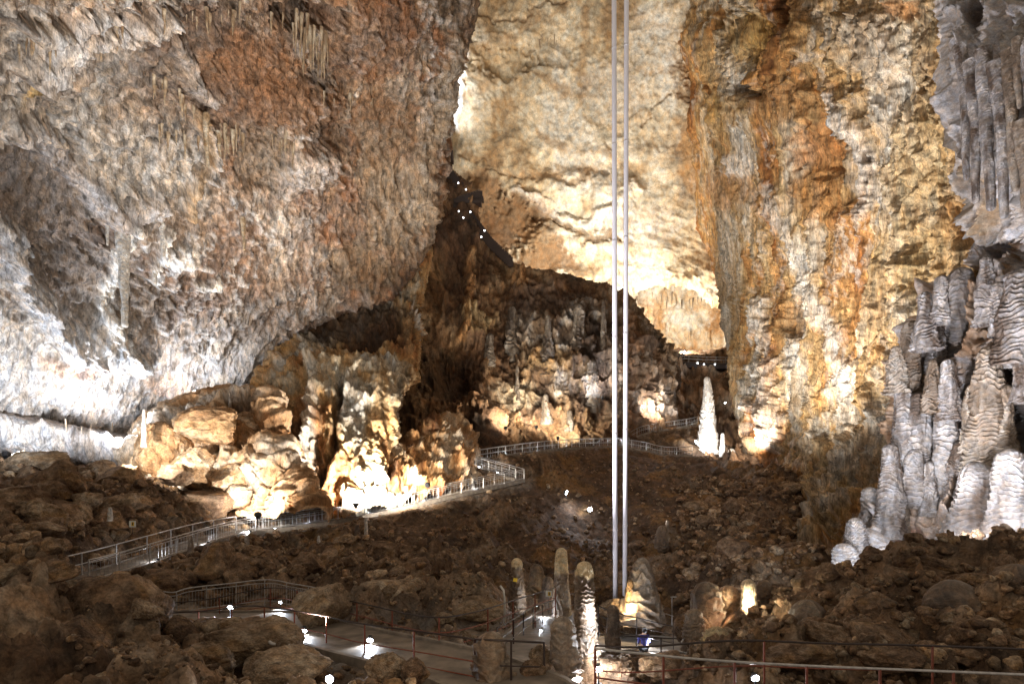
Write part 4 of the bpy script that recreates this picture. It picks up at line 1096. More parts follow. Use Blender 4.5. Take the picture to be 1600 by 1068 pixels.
# u, v top, v base, width top, width base, depth, colours, ribs per metre, shelf, lump, pale top, label
STAL = [
    (913, 876, 1100, 25, 50, 14.6, GREYC, 6.5, .34, .10, .10, 'tallest ribbed stalagmite in the foreground, left of the front lamp'),
    (880, 962, 1100, 34, 66, 13.2, GREYC, 5.5, .34, .14, 0, 'stout ribbed stalagmite leaning on the tallest ribbed one'),
    (768, 986, 1100, 44, 84, 12.3, BRN, 3.6, .42, .16, 0, 'squat layered stalagmite in front of the terrace railing end'),
    (877, 855, 952, 16, 30, 24.0, BRN, 2.5, .10, .10, .42, 'slim stalagmite with a smooth cream cap behind the tall ribbed one'),
    (808, 871, 962, 15, 34, 24.5, BRN, 3.2, .22, .14, .18, 'grey stalagmite bearing a small yellow plate'),
    (856, 900, 950, 14, 30, 26.0, BRN, 3.0, .2, .2, 0, 'low brown stalagmite behind the white sign'),
    (838, 880, 945, 16, 46, 29.0, BRN, 2.5, .2, .2, 0, 'dark hump of flowstone between the yellow plate and the cream cap'),
    (1003, 870, 962, 22, 84, 26.5, GREYC, 2.6, .26, .16, 0, 'broad draped stalagmite right of the pale tubes'),
    (985, 905, 965, 9, 24, 26.2, [(.55, .36, .18), (.62, .44, .25)], 3.0, .25, .14, 0, 'small orange lit stalagmite at the foot of the pale tubes'),
    (1104, 908, 1020, 40, 66, 20.5, BRN, 3.0, .25, .2, 0, 'shaded mushroom headed stalagmite left of the orange lit column'),
    (1086, 950, 1010, 26, 40, 19.3, BRN, 4.5, .3, .2, 0, 'black shaded stump in front of the mushroom headed stalagmite'),
    (1139, 914, 992, 34, 40, 21.5, [(.50, .30, .16), (.62, .42, .26)], 3.6, .3, .18, 0, 'short column lit orange, left of the glowing stalagmite'),
    (1170, 904, 958, 20, 26, 20.5, [(.60, .50, .34), (.72, .64, .48)], 2.0, .1, .1, 0, 'glowing cream topped stalagmite with a lamp at its foot'),
    (1194, 905, 960, 20, 34, 21.5, BRN, 3, .2, .2, 0, 'dark stalagmite just right of the glowing one'),
    (1490, 905, 1060, 70, 150, 15.6, BRN, 2.2, .16, .30, 0, 'wide ochre brown flowstone mound behind the front railing on the right'),
    (1590, 880, 1060, 70, 150, 16.4, BRN, 2.2, .16, .30, 0, 'wide brown flowstone mound at the right edge of the foreground'),
    (1262, 936, 1010, 46, 64, 18.0, BRN, 2.5, .14, .20, 0, 'fluted brown stump left of the dark hollow on the right'),
    (1385, 935, 1010, 40, 70, 18.5, BRN, 2.8, .22, .26, 0, 'ragged dark stump inside the hollow on the right'),
    (1120, 978, 1040, 40, 60, 17.5, [(.42, .33, .18), (.55, .45, .30)], 4.5, .3, .2, 0, 'yellow lit knobbly stump above the front railing'),
    (958, 944, 1012, 16, 26, 19.0, BRN, 5, .2, .1, 0, 'dark post like stalagmite at the turn of the lower railing'),
    (1105, 588, 724, 8, 44, 76.0, WHT, .9, .34, .14, 0, 'tall white floodlit stalagmite below the far platform'),
    (1129, 676, 722, 5, 12, 74.0, WHT, .9, .2, .1, 0, 'thin white stalagmite beside the tall floodlit one'),
    (1143, 700, 726, 8, 20, 73.0, WHT, .9, .2, .1, 0, 'low white stump right of the thin floodlit stalagmite'),
    (609, 655, 704, 4, 9, 58.0, WHT, 1.5, .2, .1, 0, 'thin white stalagmite on the bright ramp of rock'),
    (590, 690, 722, 4, 12, 56.0, WHT, 1.5, .25, .1, 0, 'short white stalagmite left of the thin one on the bright ramp'),
    (572, 808, 856, 4, 8, 42.0, WHT, 1.8, .3, .1, 0, 'slender white stalagmite under the climbing walkway'),
    (558, 818, 852, 6, 10, 42.5, BRN, 1.8, .2, .1, 0, 'slender brown stalagmite left of the slender white one'),
    (498, 836, 850, 3, 6, 40.0, WHT, 3, .3, .1, 0, 'tiny white lit stump below the walkway'),
    (386, 836, 866, 6, 10, 38.0, GREYC, 2, .1, .1, 0, 'small pale finger of rock under the walkway bend lamp'),
    (225, 638, 694, 4, 9, 42.0, WHT, 1.5, .2, .1, 0, 'thin pale stalagmite at the dark edge of the left vault'),
    (359, 612, 640, 3, 5, 47.0, GREYC, 1.5, .2, .1, 0, 'needle thin stalagmite on top of the bright outcrop'),
    (298, 836, 862, 5, 10, 33.0, BRN, 2, .2, .1, 0, 'small brown finger beside the climbing walkway'),
    (172, 792, 812, 5, 8, 31.0, WHT, 2, .2, .1, 0, 'small white stump in the left rubble'),
    (104, 792, 808, 6, 9, 31.0, WHT, 2, .2, .1, 0, 'lonely pale stump left of the small white one in the rubble'),
    (1336, 808, 880, 22, 44, 29.8, GRW, 2.6, .38, .16, 0, 'blue white stalagmite standing out from the grey wall foot'),
    (1318, 848, 920, 26, 50, 28.8, GRW, 2.6, .38, .2, 0, 'wide blue white stalagmite at the bottom left of the grey wall'),
    (1300, 878, 922, 18, 34, 28.2, GRW, 2.6, .38, .2, 0, 'lowest bluish stump at the grey wall corner'),
    (1382, 852, 915, 22, 56, 28.0, GRW, 2.6, .3, .25, 0, 'bluish mound of flowstone right of the wide blue white stalagmite'),
    (1500, 418, 640, 24, 66, 31.5, GRW, 1.7, .36, .26, 0, 'tallest white ribbed stalagmite on the grey wall'),
    (1462, 500, 660, 18, 40, 31.5, GRW, 1.9, .36, .24, 0, 'ribbed grey column left of the tallest one on the wall'),
    (1424, 500, 650, 22, 40, 31.8, GREYC, 1.9, .34, .22, 0, 'brown grey column at the upper left edge of the grey wall'),
    (1410, 600, 720, 20, 38, 31.2, GRW, 1.9, .34, .22, 0, 'ribbed column at the middle left edge of the grey wall'),
    (1436, 612, 780, 22, 44, 30.6, GRW, 1.9, .36, .22, 0, 'pale column with stacked ledges in the middle of the grey wall'),
    (1482, 610, 780, 24, 60, 29.8, GRW, 1.8, .34, .24, 0, 'bulging white column under the tallest stalagmite'),
    (1545, 540, 740, 30, 70, 27.5, GREYC, 1.8, .34, .26, 0, 'warm grey column right of the bulging white one'),
    (1588, 420, 560, 26, 60, 26.5, GRW, 1.8, .34, .24, 0, 'knobbly stalagmite high at the right edge'),
    (1392, 692, 830, 18, 46, 30.6, GRW, 2, .38, .22, 0, 'narrow ledged column at the lower left of the grey wall'),
    (1520, 720, 860, 40, 90, 25.5, GRW, 1.8, .26, .26, 0, 'broad pale flowstone mound low on the grey wall'),
    (1578, 700, 850, 36, 90, 23.5, GRW, 1.8, .3, .2, 0, 'bright cascade of flowstone at the right edge'),
    (800, 478, 560, 10, 34, 84.2, GRW, .9, .34, .24, 0, 'blunt stalagmite high on the left of the dark spur'),
    (856, 492, 580, 7, 34, 82.0, GRW, .9, .34, .24, 0, 'spiky stalagmite at the middle of the dark spur'),
    (943, 470, 560, 5, 16, 81.2, GREYC, .9, .34, .2, 0, 'slim stalagmite near the right end of the dark spur'),
    (905, 476, 540, 14, 40, 82.6, GREYC, .9, .3, .26, 0, 'lumpy stalagmite between the spiky and the slim one on the spur'),
    (925, 560, 640, 14, 44, 80.8, GRW, .9, .34, .26, 0, 'white knobbly mass left of the pale tubes'),
    (808, 572, 622, 4, 12, 80.6, WHT, .9, .34, .2, 0, 'thin light stalagmite in the lower middle of the spur'),
    (852, 615, 660, 8, 30, 80.3, WHT, .9, .34, .26, 0, 'white pointed stalagmite above the row of spur lamps'),
    (890, 640, 672, 8, 20, 79.4, GREYC, .9, .3, .26, 0, 'grey stump right of the white pointed one above the spur lamps'),
    (765, 520, 570, 10, 26, 81.3, GREYC, .9, .3, .26, 0, 'brown stump at the left end of the stalagmites on the spur'),
    (1043, 812, 852, 5, 10, 50.0, GREYC, 2, .2, .2, 0, 'small grey stump on the slope right of the pale tubes'),
    (1035, 820, 866, 14, 30, 48.0, BRN, 1.5, .3, .3, 0, 'ragged brown stump on the slope right of the pale tubes'),
    (1154, 846, 888, 12, 30, 44.0, BRN, 1.5, .3, .3, 0, 'brown stump on the scree below the right wall'),
]
WALLS = [(1446, 455, 540), (1482, 560, 650), (1518, 600, 700), (1560, 440, 520), (1540, 400, 500), (1400, 540, 610), (1452, 720, 800), (1500, 690, 770), (1408, 760, 850), (1430, 700, 760), (1360, 760, 850), (1570, 600, 690), (1470, 430, 500), (1372, 800, 880), (1458, 560, 640), (1600, 500, 620), (1328, 835, 885), (1352, 846, 905), (1300, 892, 928), (1344, 880, 925), (1376, 868, 915), (1365, 835, 880), (1402, 850, 900), (1388, 800, 860)]
for q, (u, a, b) in enumerate(WALLS):
    STAL.append((u, a, b, random.uniform(10, 20), random.uniform(26, 44), 32 - (u - 1360) * .024, (GRW, GREYC)[q % 3 == 2], 2.0, .38, .24, 0, '#small ledged stalagmite among the columns of the grey wall'))
for k, (u, vt, vb, wt, wb, Y, cc, rb, sf, lp, pt, lab) in enumerate(STAL):
    if 750 < u < 955 and 70 < Y < 90: cc = [(.06, .042, .03), (.15, .12, .095), (.30, .265, .235)]; wb *= .8; lp *= 1.5
    if 'grey wall' in lab or (u > 1380 and vt < 870): rb *= 2.2; sf *= .62; lp *= 1.7
    h = (vb - vt) / F * Y * 1.08
    me = stal_mesh('stalagmite', h, wb / F * Y / 2, wt / F * Y / 2, 20 + k, cc, rb, sf, lp, 110 if Y < 32 else 64, pt, res=.016 if Y < 32 else .05)
    b = P(u, vb, Y); b.z = P(u, vt, Y).z - h
    o = link('stalagmite', me, M_STAL if Y < 30 or cc is WHT else M_GREY, None, b)
    tag(o, lab.strip('#'), 'stalagmite', 'small stalagmites of the grey wall' if lab[0] == '#' else None)
    if 'yellow plate' in lab: STP = o

# yellow plate fixed to the stalagmite
bm = bmesh.new(); add_box(bm, (0, 0, 0), (.17, .02, .15)); bmesh.ops.bevel(bm, geom=bm.edges[:], offset=.004)
pl = bm_obj('plate', bm, M_YEL); tag(pl, 'small yellow number plate fixed to the grey stalagmite', 'plate')
pl.location = P(805, 905, 24.0); pl.rotation_euler = (0, R(10), R(10)); pl.location.y -= .05

# ------------------------------------------------------------------ stalactites
def tite_mesh(seed, cols):
    n, m = 36, 14
    t = np.linspace(0, 1, n)[:, None]; th = np.linspace(0, 2 * math.pi, m, endpoint=False)[None]
    q = np.stack([np.cos(th) * .4 + 0 * t, np.sin(th) * .4 + 0 * t, t * 3 + 0 * th], -1) + seed
    r = .13 * (1 - t) ** .8 * (1 + .35 * fbm(q, 1.5, 3)) + .004
    Vv = np.stack([r * np.cos(th) + .03 * np.sin(t * 7 + seed) * t, r * np.sin(th), -t + 0 * th], -1)
    return grid_mesh('stalactite', Vv, np.clip(palette(q, cols, 1, seed), .02, .9), wrap=True)
TT = [tite_mesh(k, [(.24, .17, .11), (.36, .28, .19), (.46, .38, .28)]) for k in range(5)]
def surf(u, v, f): return f(u, v)
YL = lambda u, v: 24 + .040 * max(u, -250) + .034 * max(v, -120)
def hits(u, v, hint):
    """first rock surface along the sight line, looked up once when placing a hanging thing"""
    return hint
TGRP = [
    # u0, v0, u1, v1, n, length px, depth fn, label, group
    (455, 34, 512, 70, 16, 44, YL, 'thin tan stalactite in the comb hanging at the top, right of the left vault', 'stalactites of the upper comb'),
    (462, 74, 506, 100, 9, 34, YL, 'thin tan stalactite in the lower row of the comb', 'stalactites of the lower comb'),
    (20, 62, 190, 34, 22, 38, YL, 'brown stalactite hanging from the pale ledge at the top left', 'stalactites under the top left ledge'),
    (230, 130, 300, 160, 9, 34, YL, 'tan stalactite in the small cluster under the diagonal ridge', 'stalactites under the diagonal ridge'),
    (340, 205, 380, 215, 8, 34, YL, 'pale stalactite on the face right of the orange rib', 'stalactites right of the orange rib'),
    (420, 212, 470, 222, 10, 30, YL, 'small stalactite in the middle of the left vault', 'stalactites of the middle of the left vault'),
    (240, 200, 330, 230, 10, 26, YL, 'small brown stalactite over the bright white rib of the left vault', 'stalactites over the white rib'),
    (500, 150, 660, 175, 10, 20, YL, 'rust stained stalactite on the right part of the left vault', 'stalactites of the rusty part'),
    (250, 20, 440, 14, 18, 26, YL, 'stubby stalactite along the top edge of the left vault', 'stalactites along the top edge'),
    (0, 655, 205, 668, 8, 14, lambda u, v: 43 + .02 * u, 'short white stalactite under the pale band on the left', 'stalactites of the pale band'),
    (840, 60, 880, 62, 8, 14, lambda u, v: 99, 'small grey stalactite in the row high on the back vault', 'stalactites of the back vault'),
    (985, 462, 1130, 470, 20, 16, lambda u, v: 106, 'tiny stalactite on the rim over the lit alcove', 'stalactites on the rim of the alcove'),
    (1005, 500, 1120, 522, 4, 22, lambda u, v: 122, 'tan stalactite hanging in the lit alcove', 'stalactites of the alcove'),
]
for (u0, v0, u1, v1, n, L, fy, lab, grp) in TGRP:
    for k in range(n):
        t = (k + random.random()) / n; u = lerp(u0, u1, t); v = lerp(v0, v1, t) + random.uniform(-1, 1) * min(16, L * .4); Y = fy(u, v) - 1.3
        l = L * (.25 + 1.05 * random.random() ** 1.6) / F * Y
        o = bpy.data.objects.new('stalactite', TT[k % 5]); COL.objects.link(o)
        o.location = P(u, v, Y) + Vector((0, .3, .35 * l)); w_ = l * random.uniform(.4, 1.0) * (.75 if l > 1.5 else 1.1)
        o.scale = (w_, w_, l * 1.35); o.rotation_euler = (random.uniform(-.05, .05), random.uniform(-.06, .06), random.uniform(0, 6))
        if not o.data.materials: o.data.materials.append(M_STAL)
        tag(o, lab, 'stalactite', grp)
for k, (u, vt, vb, w, Y, lab) in enumerate([
        (190, 318, 512, 17, 43.0, 'tall white dripstone column on the left vault, the longest and brightest'), (166, 322, 384, 6, 42.2, 'thin white dripstone just left of the tall white column'),
        (254, 342, 402, 9, 45.6, 'short white dripstone right of the tall white column'), (242, 424, 446, 6, 46.5, 'smallest white dripstone, below the short right one'),
        (322, 178, 262, 8, 41.0, 'cream dripstone rib on the upper middle of the left vault'), (380, 340, 392, 6, 49.5, 'slender tan dripstone right of the white ones on the left vault'),
        (342, 206, 246, 6, 42.6, 'small cream dripstone right of the cream rib'), (356, 214, 240, 4, 43.2, 'smallest cream dripstone right of the cream rib')]):
    h = (vb - vt) / F * Y
    me = stal_mesh('dripstone', h, w / F * Y / 2 * 1.3, w / F * Y / 2 * .5, 180 + k, WHT if k < 4 else [(.34, .24, .14), (.50, .40, .28), (.60, .54, .44)], 1.6, .16, .34, 48, 0, bend=.08, res=.06)
    o = link('stalactite', me, M_STAL, None, P(u, vt, Y)); o.rotation_euler = (math.pi, R(-2), 0)
    tag(o, lab, 'stalactite')
# organ pipes of the drapery in the top right corner
for k, (u, vt, vb, w, Y, lab) in enumerate([
        (1500, 70, 282, 15, 26.6, 'leftmost long grey pipe of the drapery at the top right'), (1516, 95, 318, 17, 26.2, 'second long grey pipe from the left of the drapery'),
        (1536, 78, 330, 20, 25.6, 'bluish ribbed pipe in the middle of the drapery'), (1556, 98, 342, 19, 25.0, 'longest pale pipe of the drapery, reaching the lowest'),
        (1574, 80, 300, 18, 24.6, 'tan ribbed pipe right of the longest pale one'), (1588, 60, 170, 12, 24.2, 'short hanging pipe near the upper right corner'),
        (1596, 190, 330, 20, 24.2, 'ochre pipe at the right edge of the photo'), (1612, 60, 330, 22, 23.8, 'grey pipe outside the corner drapery')]):
    h = (vb - vt) / F * Y
    me = stal_mesh('drapery_pipe', h, w / F * Y / 2 * 1.15, w / F * Y / 2 * .55, 140 + k, GRW if k in (0, 1, 2, 3, 7) else GREYC, 4.5, .14, .16, 72, 0, bend=.05, res=.02)
    o = link('stalactite_pipe', me, M_GREY, None, P(u, vt, Y)); o.rotation_euler = (math.pi, R(-3), 0)
    tag(o, lab, 'stalactite')

# ------------------------------------------------------------------ walkways
def ribbon(pts, w, z0, z1):
    """slab along pts (world), width w, from z0 below to z1 above the centre line"""
    bm = bmesh.new(); rows = []
    for i, p in enumerate(pts):
        a = pts[max(i - 1, 0)]; b = pts[min(i + 1, len(pts) - 1)]
        d = Vector((b.x - a.x, b.y - a.y, 0)).normalized(); s = Vector((-d.y, d.x, 0)) * w / 2
        rows.append([bm.verts.new(p + s + Vector((0, 0, z1))), bm.verts.new(p - s + Vector((0, 0, z1))), bm.verts.new(p - s + Vector((0, 0, z0))), bm.verts.new(p + s + Vector((0, 0, z0)))])
    for a, b in zip(rows, rows[1:]):
        for k in range(4): bm.faces.new((a[k], a[(k + 1) % 4], b[(k + 1) % 4], b[k]))
    bm.faces.new(rows[0]); bm.faces.new(rows[-1][::-1])
    bmesh.ops.recalc_face_normals(bm, faces=bm.faces)
    return bm
for n, (pts, w) in PW.items():
    o = bm_obj('path', ribbon(pts, w, -.28, .0), M_CONC); tag(o, kind='structure')

def kerbs(n):
    pts, w = PW[n]
    for sg in (-1, 1):
        o = bm_obj('path_kerb', ribbon(offset(pts, sg * (w / 2 + .03)), .12, -.25, .07), M_KERB); tag(o, kind='structure')
def offset(pts, d):
    out = []
    for i, p in enumerate(pts):
        a = pts[max(i - 1, 0)]; b = pts[min(i + 1, len(pts) - 1)]
        t = Vector((b.x - a.x, b.y - a.y, 0)).normalized()
        out.append(p + Vector((-t.y, t.x, 0)) * d)
    return out

for n in PW: kerbs(n)

def resample(pts, step):
    L = [0]
    for a, b in zip(pts, pts[1:]): L.append(L[-1] + (b - a).length)
    n = max(1, round(L[-1] / step)); out = []
    for k in range(n + 1):
        s_ = L[-1] * k / n
        j = max(i for i in range(len(L)) if L[i] <= s_ + 1e-6); j = min(j, len(pts) - 2)
        t = (s_ - L[j]) / max(L[j + 1] - L[j], 1e-6); out.append(pts[j].lerp(pts[j + 1], t))
    return out

def railing(base, label, mat, h=1.05, step=2.0, mids=(.5,), r=.028, bars=0, name='railing', group=None, pmat=None, post_every=None):
    """base: world points at the feet; posts, rails (and bars) are parts"""
    root = empty(name, base[0], label, 'railing', group)
    o0 = base[0]
    up = Vector((0, 0, h))
    posts = resample(base, step)
    for p in posts:
        bm = bmesh.new(); q = p - o0
        add_tube(bm, [q + Vector((0, 0, -.15)), q + up], r * 1.15, 8)
        add_tube(bm, [q + Vector((0, 0, -.02)), q + Vector((0, 0, .02))], r * 2.4, 8)
        bm_obj('post', bm, pmat or mat, root, sm=False)
    bm = bmesh.new(); add_tube(bm, [p - o0 + up for p in base], r * 1.15, 8); bm_obj('top_rail', bm, mat, root, sm=True)
    for f in mids:
        bm = bmesh.new(); add_tube(bm, [p - o0 + up * f for p in base], r * .8, 8); bm_obj('middle_rail', bm, pmat or mat, root, sm=True)
    if bars:
        bm = bmesh.new()
        for p in resample(base, bars):
            q = p - o0
            add_tube(bm, [q + up * .14, q + up * .86], r * .36, 5, False)
        bm_obj('bars', bm, mat, root)
    return root

def side(n, sgn, i0=0, i1=None):
    pts, w = PW[n]
    return offset(pts, sgn * (w / 2 - .08))[i0:i1]
railing(side('climb', -1), 'long steel railing on the near side of the climbing walkway', M_STEEL, step=2.4, bars=.3, mids=(.86, .14), r=.03)
railing(side('climb', 1), 'steel railing on the rock side of the climbing walkway', M_STEEL, step=2.4, mids=(.5,), r=.028)
railing(side('switch', 1), 'short steel railing around the zigzag turn, near side', M_STEEL, step=1.8, mids=(.5,), bars=.3, r=.03)
railing(side('switch', -1), 'short steel railing around the zigzag turn, rock side', M_STEEL, step=1.8, mids=(.5,), r=.03)
railing(side('rise', -1), 'steel railing on the near side of the walkway above the dark slope', M_STEEL, step=2.4, mids=(.5,), bars=.3, r=.03)
railing(side('rise', 1), 'steel railing on the rock side of the walkway above the dark slope', M_STEEL, step=2.4, mids=(.5,), r=.03)
railing(side('dip', -1), 'steel railing right of the pale tubes, on the walkway that dips', M_STEEL, step=2.0, mids=(.5,), bars=.3, r=.03)
railing(side('upper', -1), 'steel railing of the topmost walkway towards the white stalagmite', M_STEEL, step=2.2, mids=(.5,), bars=.35, r=.03)

# foreground railings, traced along their feet: (u, v of the top, depth)
def feet(pts, h=1.05, k=5):
    return [p - Vector((0, 0, h)) for p in densify(pts, k)]
railing(feet([(245, 921, 23.6), (270, 925, 23.2), (296, 918, 23.6), (358, 911, 24.2), (418, 905, 24.6), (455, 911, 24.2), (495, 918, 23.8), (553, 932, 23.2)]),
        'grey steel fence with thin upright bars behind the terrace', M_STEEL, step=1.15, bars=.115, mids=(.86, .14), r=.022, name='bar_fence')
railing(feet([(258, 942, 22.6), (330, 935, 22.6), (418, 918, 22.6), (480, 924, 20.5), (560, 941, 18.0), (669, 963, 15.2), (735, 957, 15.6), (800, 938, 18.5), (868, 917, 22.5)]),
        'dark railing with rusty posts along the far side of the terrace', M_DARK, step=2.1, mids=(.62, .3), r=.02, pmat=M_RUST)
railing(feet([(262, 957, 20.6), (330, 953, 19.4), (401, 946, 18.2), (503, 961, 15.7), (560, 973, 14.5), (665, 987, 13.0), (742, 998, 12.2)]),
        'dark railing with red posts along the near side of the terrace', M_DARK, step=1.9, mids=(.55, .25), r=.02, pmat=M_RUST)
railing(feet([(777, 980, 15.0), (800, 968, 16.5), (831, 949, 20), (862, 938, 23.5), (897, 926, 27)]),
        'dark railing on the far side of the path between the stalagmites', M_DARK, step=1.9, mids=(.5,), r=.02)
railing(feet([(742, 998, 12.2), (790, 1000, 12.0), (850, 1003, 12.4)]), 'short dark railing between the squat and the ribbed stalagmites', M_DARK, step=1.0, mids=(.5,), r=.02)
railing(feet([(935, 946, 22.5), (961, 956, 22.8), (1010, 968, 23.6), (1052, 978, 24.2)]),
        'dark railing on the far side of the sunken path below the tubes', M_DARK, step=1.7, mids=(.66, .33), r=.02)
railing(feet([(930, 990, 20.5), (1000, 994, 21), (1060, 997, 21.5), (1150, 1000, 21)]),
        'black railing on the near side of the sunken path below the tubes', M_DARK, step=2.2, mids=(.5,), r=.022)
railing(feet([(930, 1008, 12.2), (1000, 1010, 12.0), (1150, 1000, 11.9), (1280, 1004, 11.9), (1450, 1008, 11.9), (1720, 1018, 11.9)]),
        'dark railing on the far side of the front walkway', M_DARK, step=3.1, mids=(.5,), r=.02, pmat=M_RUST)
railing(feet([(930, 1012, 10.4), (980, 1018, 10.2), (1080, 1028, 10.0), (1180, 1035, 9.9), (1300, 1041, 9.8), (1450, 1047, 9.7), (1720, 1058, 9.6)]),
        'steel and dark railing nearest to the viewer across the bottom right', M_STEEL, step=1.12, mids=(.5,), r=.02, pmat=M_RUST)

# ------------------------------------------------------------------ pale tubes
def tube(u0, v0, u1, v1, Y, label):
    a, b = P(u0, v0, Y), P(u1, v1, Y)
    root = empty('hanging_tube', a, label, 'tube', 'pair of tubes from floor to ceiling')
    bm = bmesh.new(); add_tube(bm, [Vector((0, 0, 0)), b - a], .152, 28); bm_obj('pipe', bm, M_TUBE, root, sm=True)
    for f in np.linspace(.06, .96, 12):
        bm = bmesh.new(); c = (b - a) * f; add_tube(bm, [c - Vector((0, 0, .05)), c + Vector((0, 0, .05))], .163, 28); bm_obj('collar', bm, M_TUBE, root, sm=True)
tube(961.5, 938, 957.5, -900, 37, 'left one of the two tall pale tubes rising through the cave')
tube(976.5, 930, 981, -900, 37, 'right one of the two tall pale tubes rising through the cave')

# ------------------------------------------------------------------ lamps
def floodlight(loc, aim, label, r=.12, watts=0, col=COOL, lens=None, cone=110, group=None, post=.25, rad=.06):
    root = empty('floodlight', loc, label, 'lamp', group)
    d = (Vector(aim) - Vector(loc)).normalized()
    q = d.to_track_quat('-Z', 'Y')
    hold = Matrix.Translation((0, 0, 0)) @ q.to_matrix().to_4x4()
    bm = bmesh.new()
    add_tube(bm, [(0, 0, r * 1.1), (0, 0, r * .5), (0, 0, 0), (0, 0, -.01)], [r * .55, r * .95, r * 1.15, r * 1.2], 20)
    for k in range(5): add_box(bm, (0, (k - 2) * r * .35, r * 1.15), (r * 1.2, r * .07, r * .5))
    bm.transform(hold); bm_obj('housing', bm, M_HOUSE, root)
    bm = bmesh.new(); add_tube(bm, [(0, 0, -.012), (0, 0, -.03)], [r, r * .9], 20); bm.transform(hold)
    bm_obj('glass', bm, lens or M_LENS, root)
    bm = bmesh.new(); add_tube(bm, [(0, 0, 0), (0, 0, -post - r)], .02, 6); add_box(bm, (0, 0, -post - r), (.16, .16, .02))
    bm_obj('bracket', bm, M_HOUSE, root)
    if watts:
        ld = bpy.data.lights.new('lamp_light', 'SPOT'); ld.energy = watts; ld.color = col; ld.spot_size = R(cone); ld.spot_blend = .6; ld.shadow_soft_size = rad
        lo = bpy.data.objects.new('lamp_light', ld); COL.objects.link(lo); lo.parent = root
        lo.location = d * .06; lo.rotation_euler = q.to_euler()
    return root
CAMP = Vector((0, 0, 0))
def toward_cam(p, k=.5, down=.3):
    p = Vector(p); t = (CAMP - p).normalized() * 1; return p + t * k + Vector((0, 0, -down))
LAMPS = [  # u, v, depth, aim offset (x, y, z), radius, watts, cone, label
    (360, 948, 20.4, (.1, -1, -.9), .15, 420, 140, 'brightest lamp standing on the terrace floor in front of the grey fence'),
    (438, 940, 21.8, (.1, -1, -.5), .08, 120, 120, 'small lamp below the right part of the grey fence'),
    (475, 984, 16.6, (0, -1, -.8), .13, 420, 140, 'terrace lamp above the wet patch, left of the two'),
    (578, 999, 15.2, (0, -1, -.8), .13, 300, 140, 'terrace lamp above the wet patch, right of the two'),
    (515, 1060, 11.2, (0, -1, .1), .12, 240, 150, 'large lamp at the bottom edge among the rocks'),
    (935, 1044, 12.0, (.1, -1, -.6), .12, 140, 150, 'lamp at the foot of the tallest ribbed stalagmite'),
    (1180, 1058, 10.9, (0, -1, -.4), .11, 140, 140, 'lamp low behind the near railing on the right'),
    (802, 1022, 15.4, (-.2, -1, -.9), .09, 160, 140, 'small lamp beside the squat layered stalagmite'),
    (846, 984, 19.6, (-.6, -1, -.9), .07, 160, 140, 'tiny star like lamp on the path between the stalagmites'),
    (885, 769, 55.0, (.9, -.5, -.3), .34, 260, 150, 'upper left lamp of the bright pair on the dark slope'),
    (922, 795, 51.0, (-.2, -.9, -.2), .32, 260, 150, 'lower right lamp of the bright pair on the dark slope'),
    (706, 184, 95.0, (0, -1, .1), .5, 0, 120, 'lamp shining at the bottom of the bright cleft'),
    (732, 312, 92.5, (0, -1, 0), .30, 0, 120, 'lamp on the middle landing of the dark stairs'),
    (1005, 635, 76.0, (.5, -1, .1), .32, 700, 150, 'blue white star like lamp right of the tubes'),
    (1087, 690, 71.0, (.6, -.6, .3), .28, 900, 150, 'yellowish lamp at the foot of the white floodlit stalagmite'),
    (1133, 629, 80.0, (0, -1, 0), .16, 0, 150, 'small lamp right of the white floodlit stalagmite'),
    (961, 687, 75.0, (0, -1, -.3), .18, 300, 150, 'small lamp on the walkway just left of the tubes'),
    (430, 827, 43.8, (0, -1, -.3), .20, 260, 150, 'lamp at the bend of the climbing walkway'),
    (388, 831, 41.0, (0, -1, -.3), .14, 160, 150, 'small lamp just left of the lamp at the walkway bend'),
    (30, 868, 22.0, (.3, -1, -.5), .11, 220, 160, 'round lamp alone in the rubble on the far left'),
    (1069, 550, 103.0, (0, -1, -.1), .3, 0, 120, 'lamp on the far platform rail in front of the alcove'),
]
for (u, v, Y, off, r, w, cone, lab) in LAMPS:
    p = P(u, v, Y)
    floodlight(p, p + Vector(off), lab, r * .62, w, COOL, M_LENS, cone)

# wall washers, seen from behind or the side, at the foot of the brightest rock
for (u, v, Y, tgt, lab) in [
    (196, 697, 47.2, (220, 560, 54), 'floodlight at the foot of the left vault, beside the thin stalagmite'), (10, 709, 38.8, (60, 560, 46), 'floodlight hidden in the white patch at the left edge'),
    (196, 748, 39.5, (320, 690, 45), 'floodlight in the rubble aimed at the bright outcrop'), (403, 804, 40.3, (405, 720, 47), 'floodlight under the right side of the bright outcrop'),
    (556, 787, 45.8, (560, 640, 50), 'floodlight at the foot of the fluted pillar'), (668, 757, 51.3, (675, 720, 62), 'floodlight in the small bright niche left of the zigzag'),
    (790, 668, 72.5, (775, 610, 78), 'left floodlight of the row of three under the spur'), (838, 666, 75.5, (840, 600, 79), 'middle floodlight of the row of three under the spur'),
    (872, 683, 75, (895, 630, 78), 'right floodlight of the row of three under the spur'), (941, 620, 77.5, (920, 540, 83), 'floodlight just left of the pale tubes, at the white knobbly mass')]:
    floodlight(P(u, v, Y), P(*tgt), lab, .22, 0)

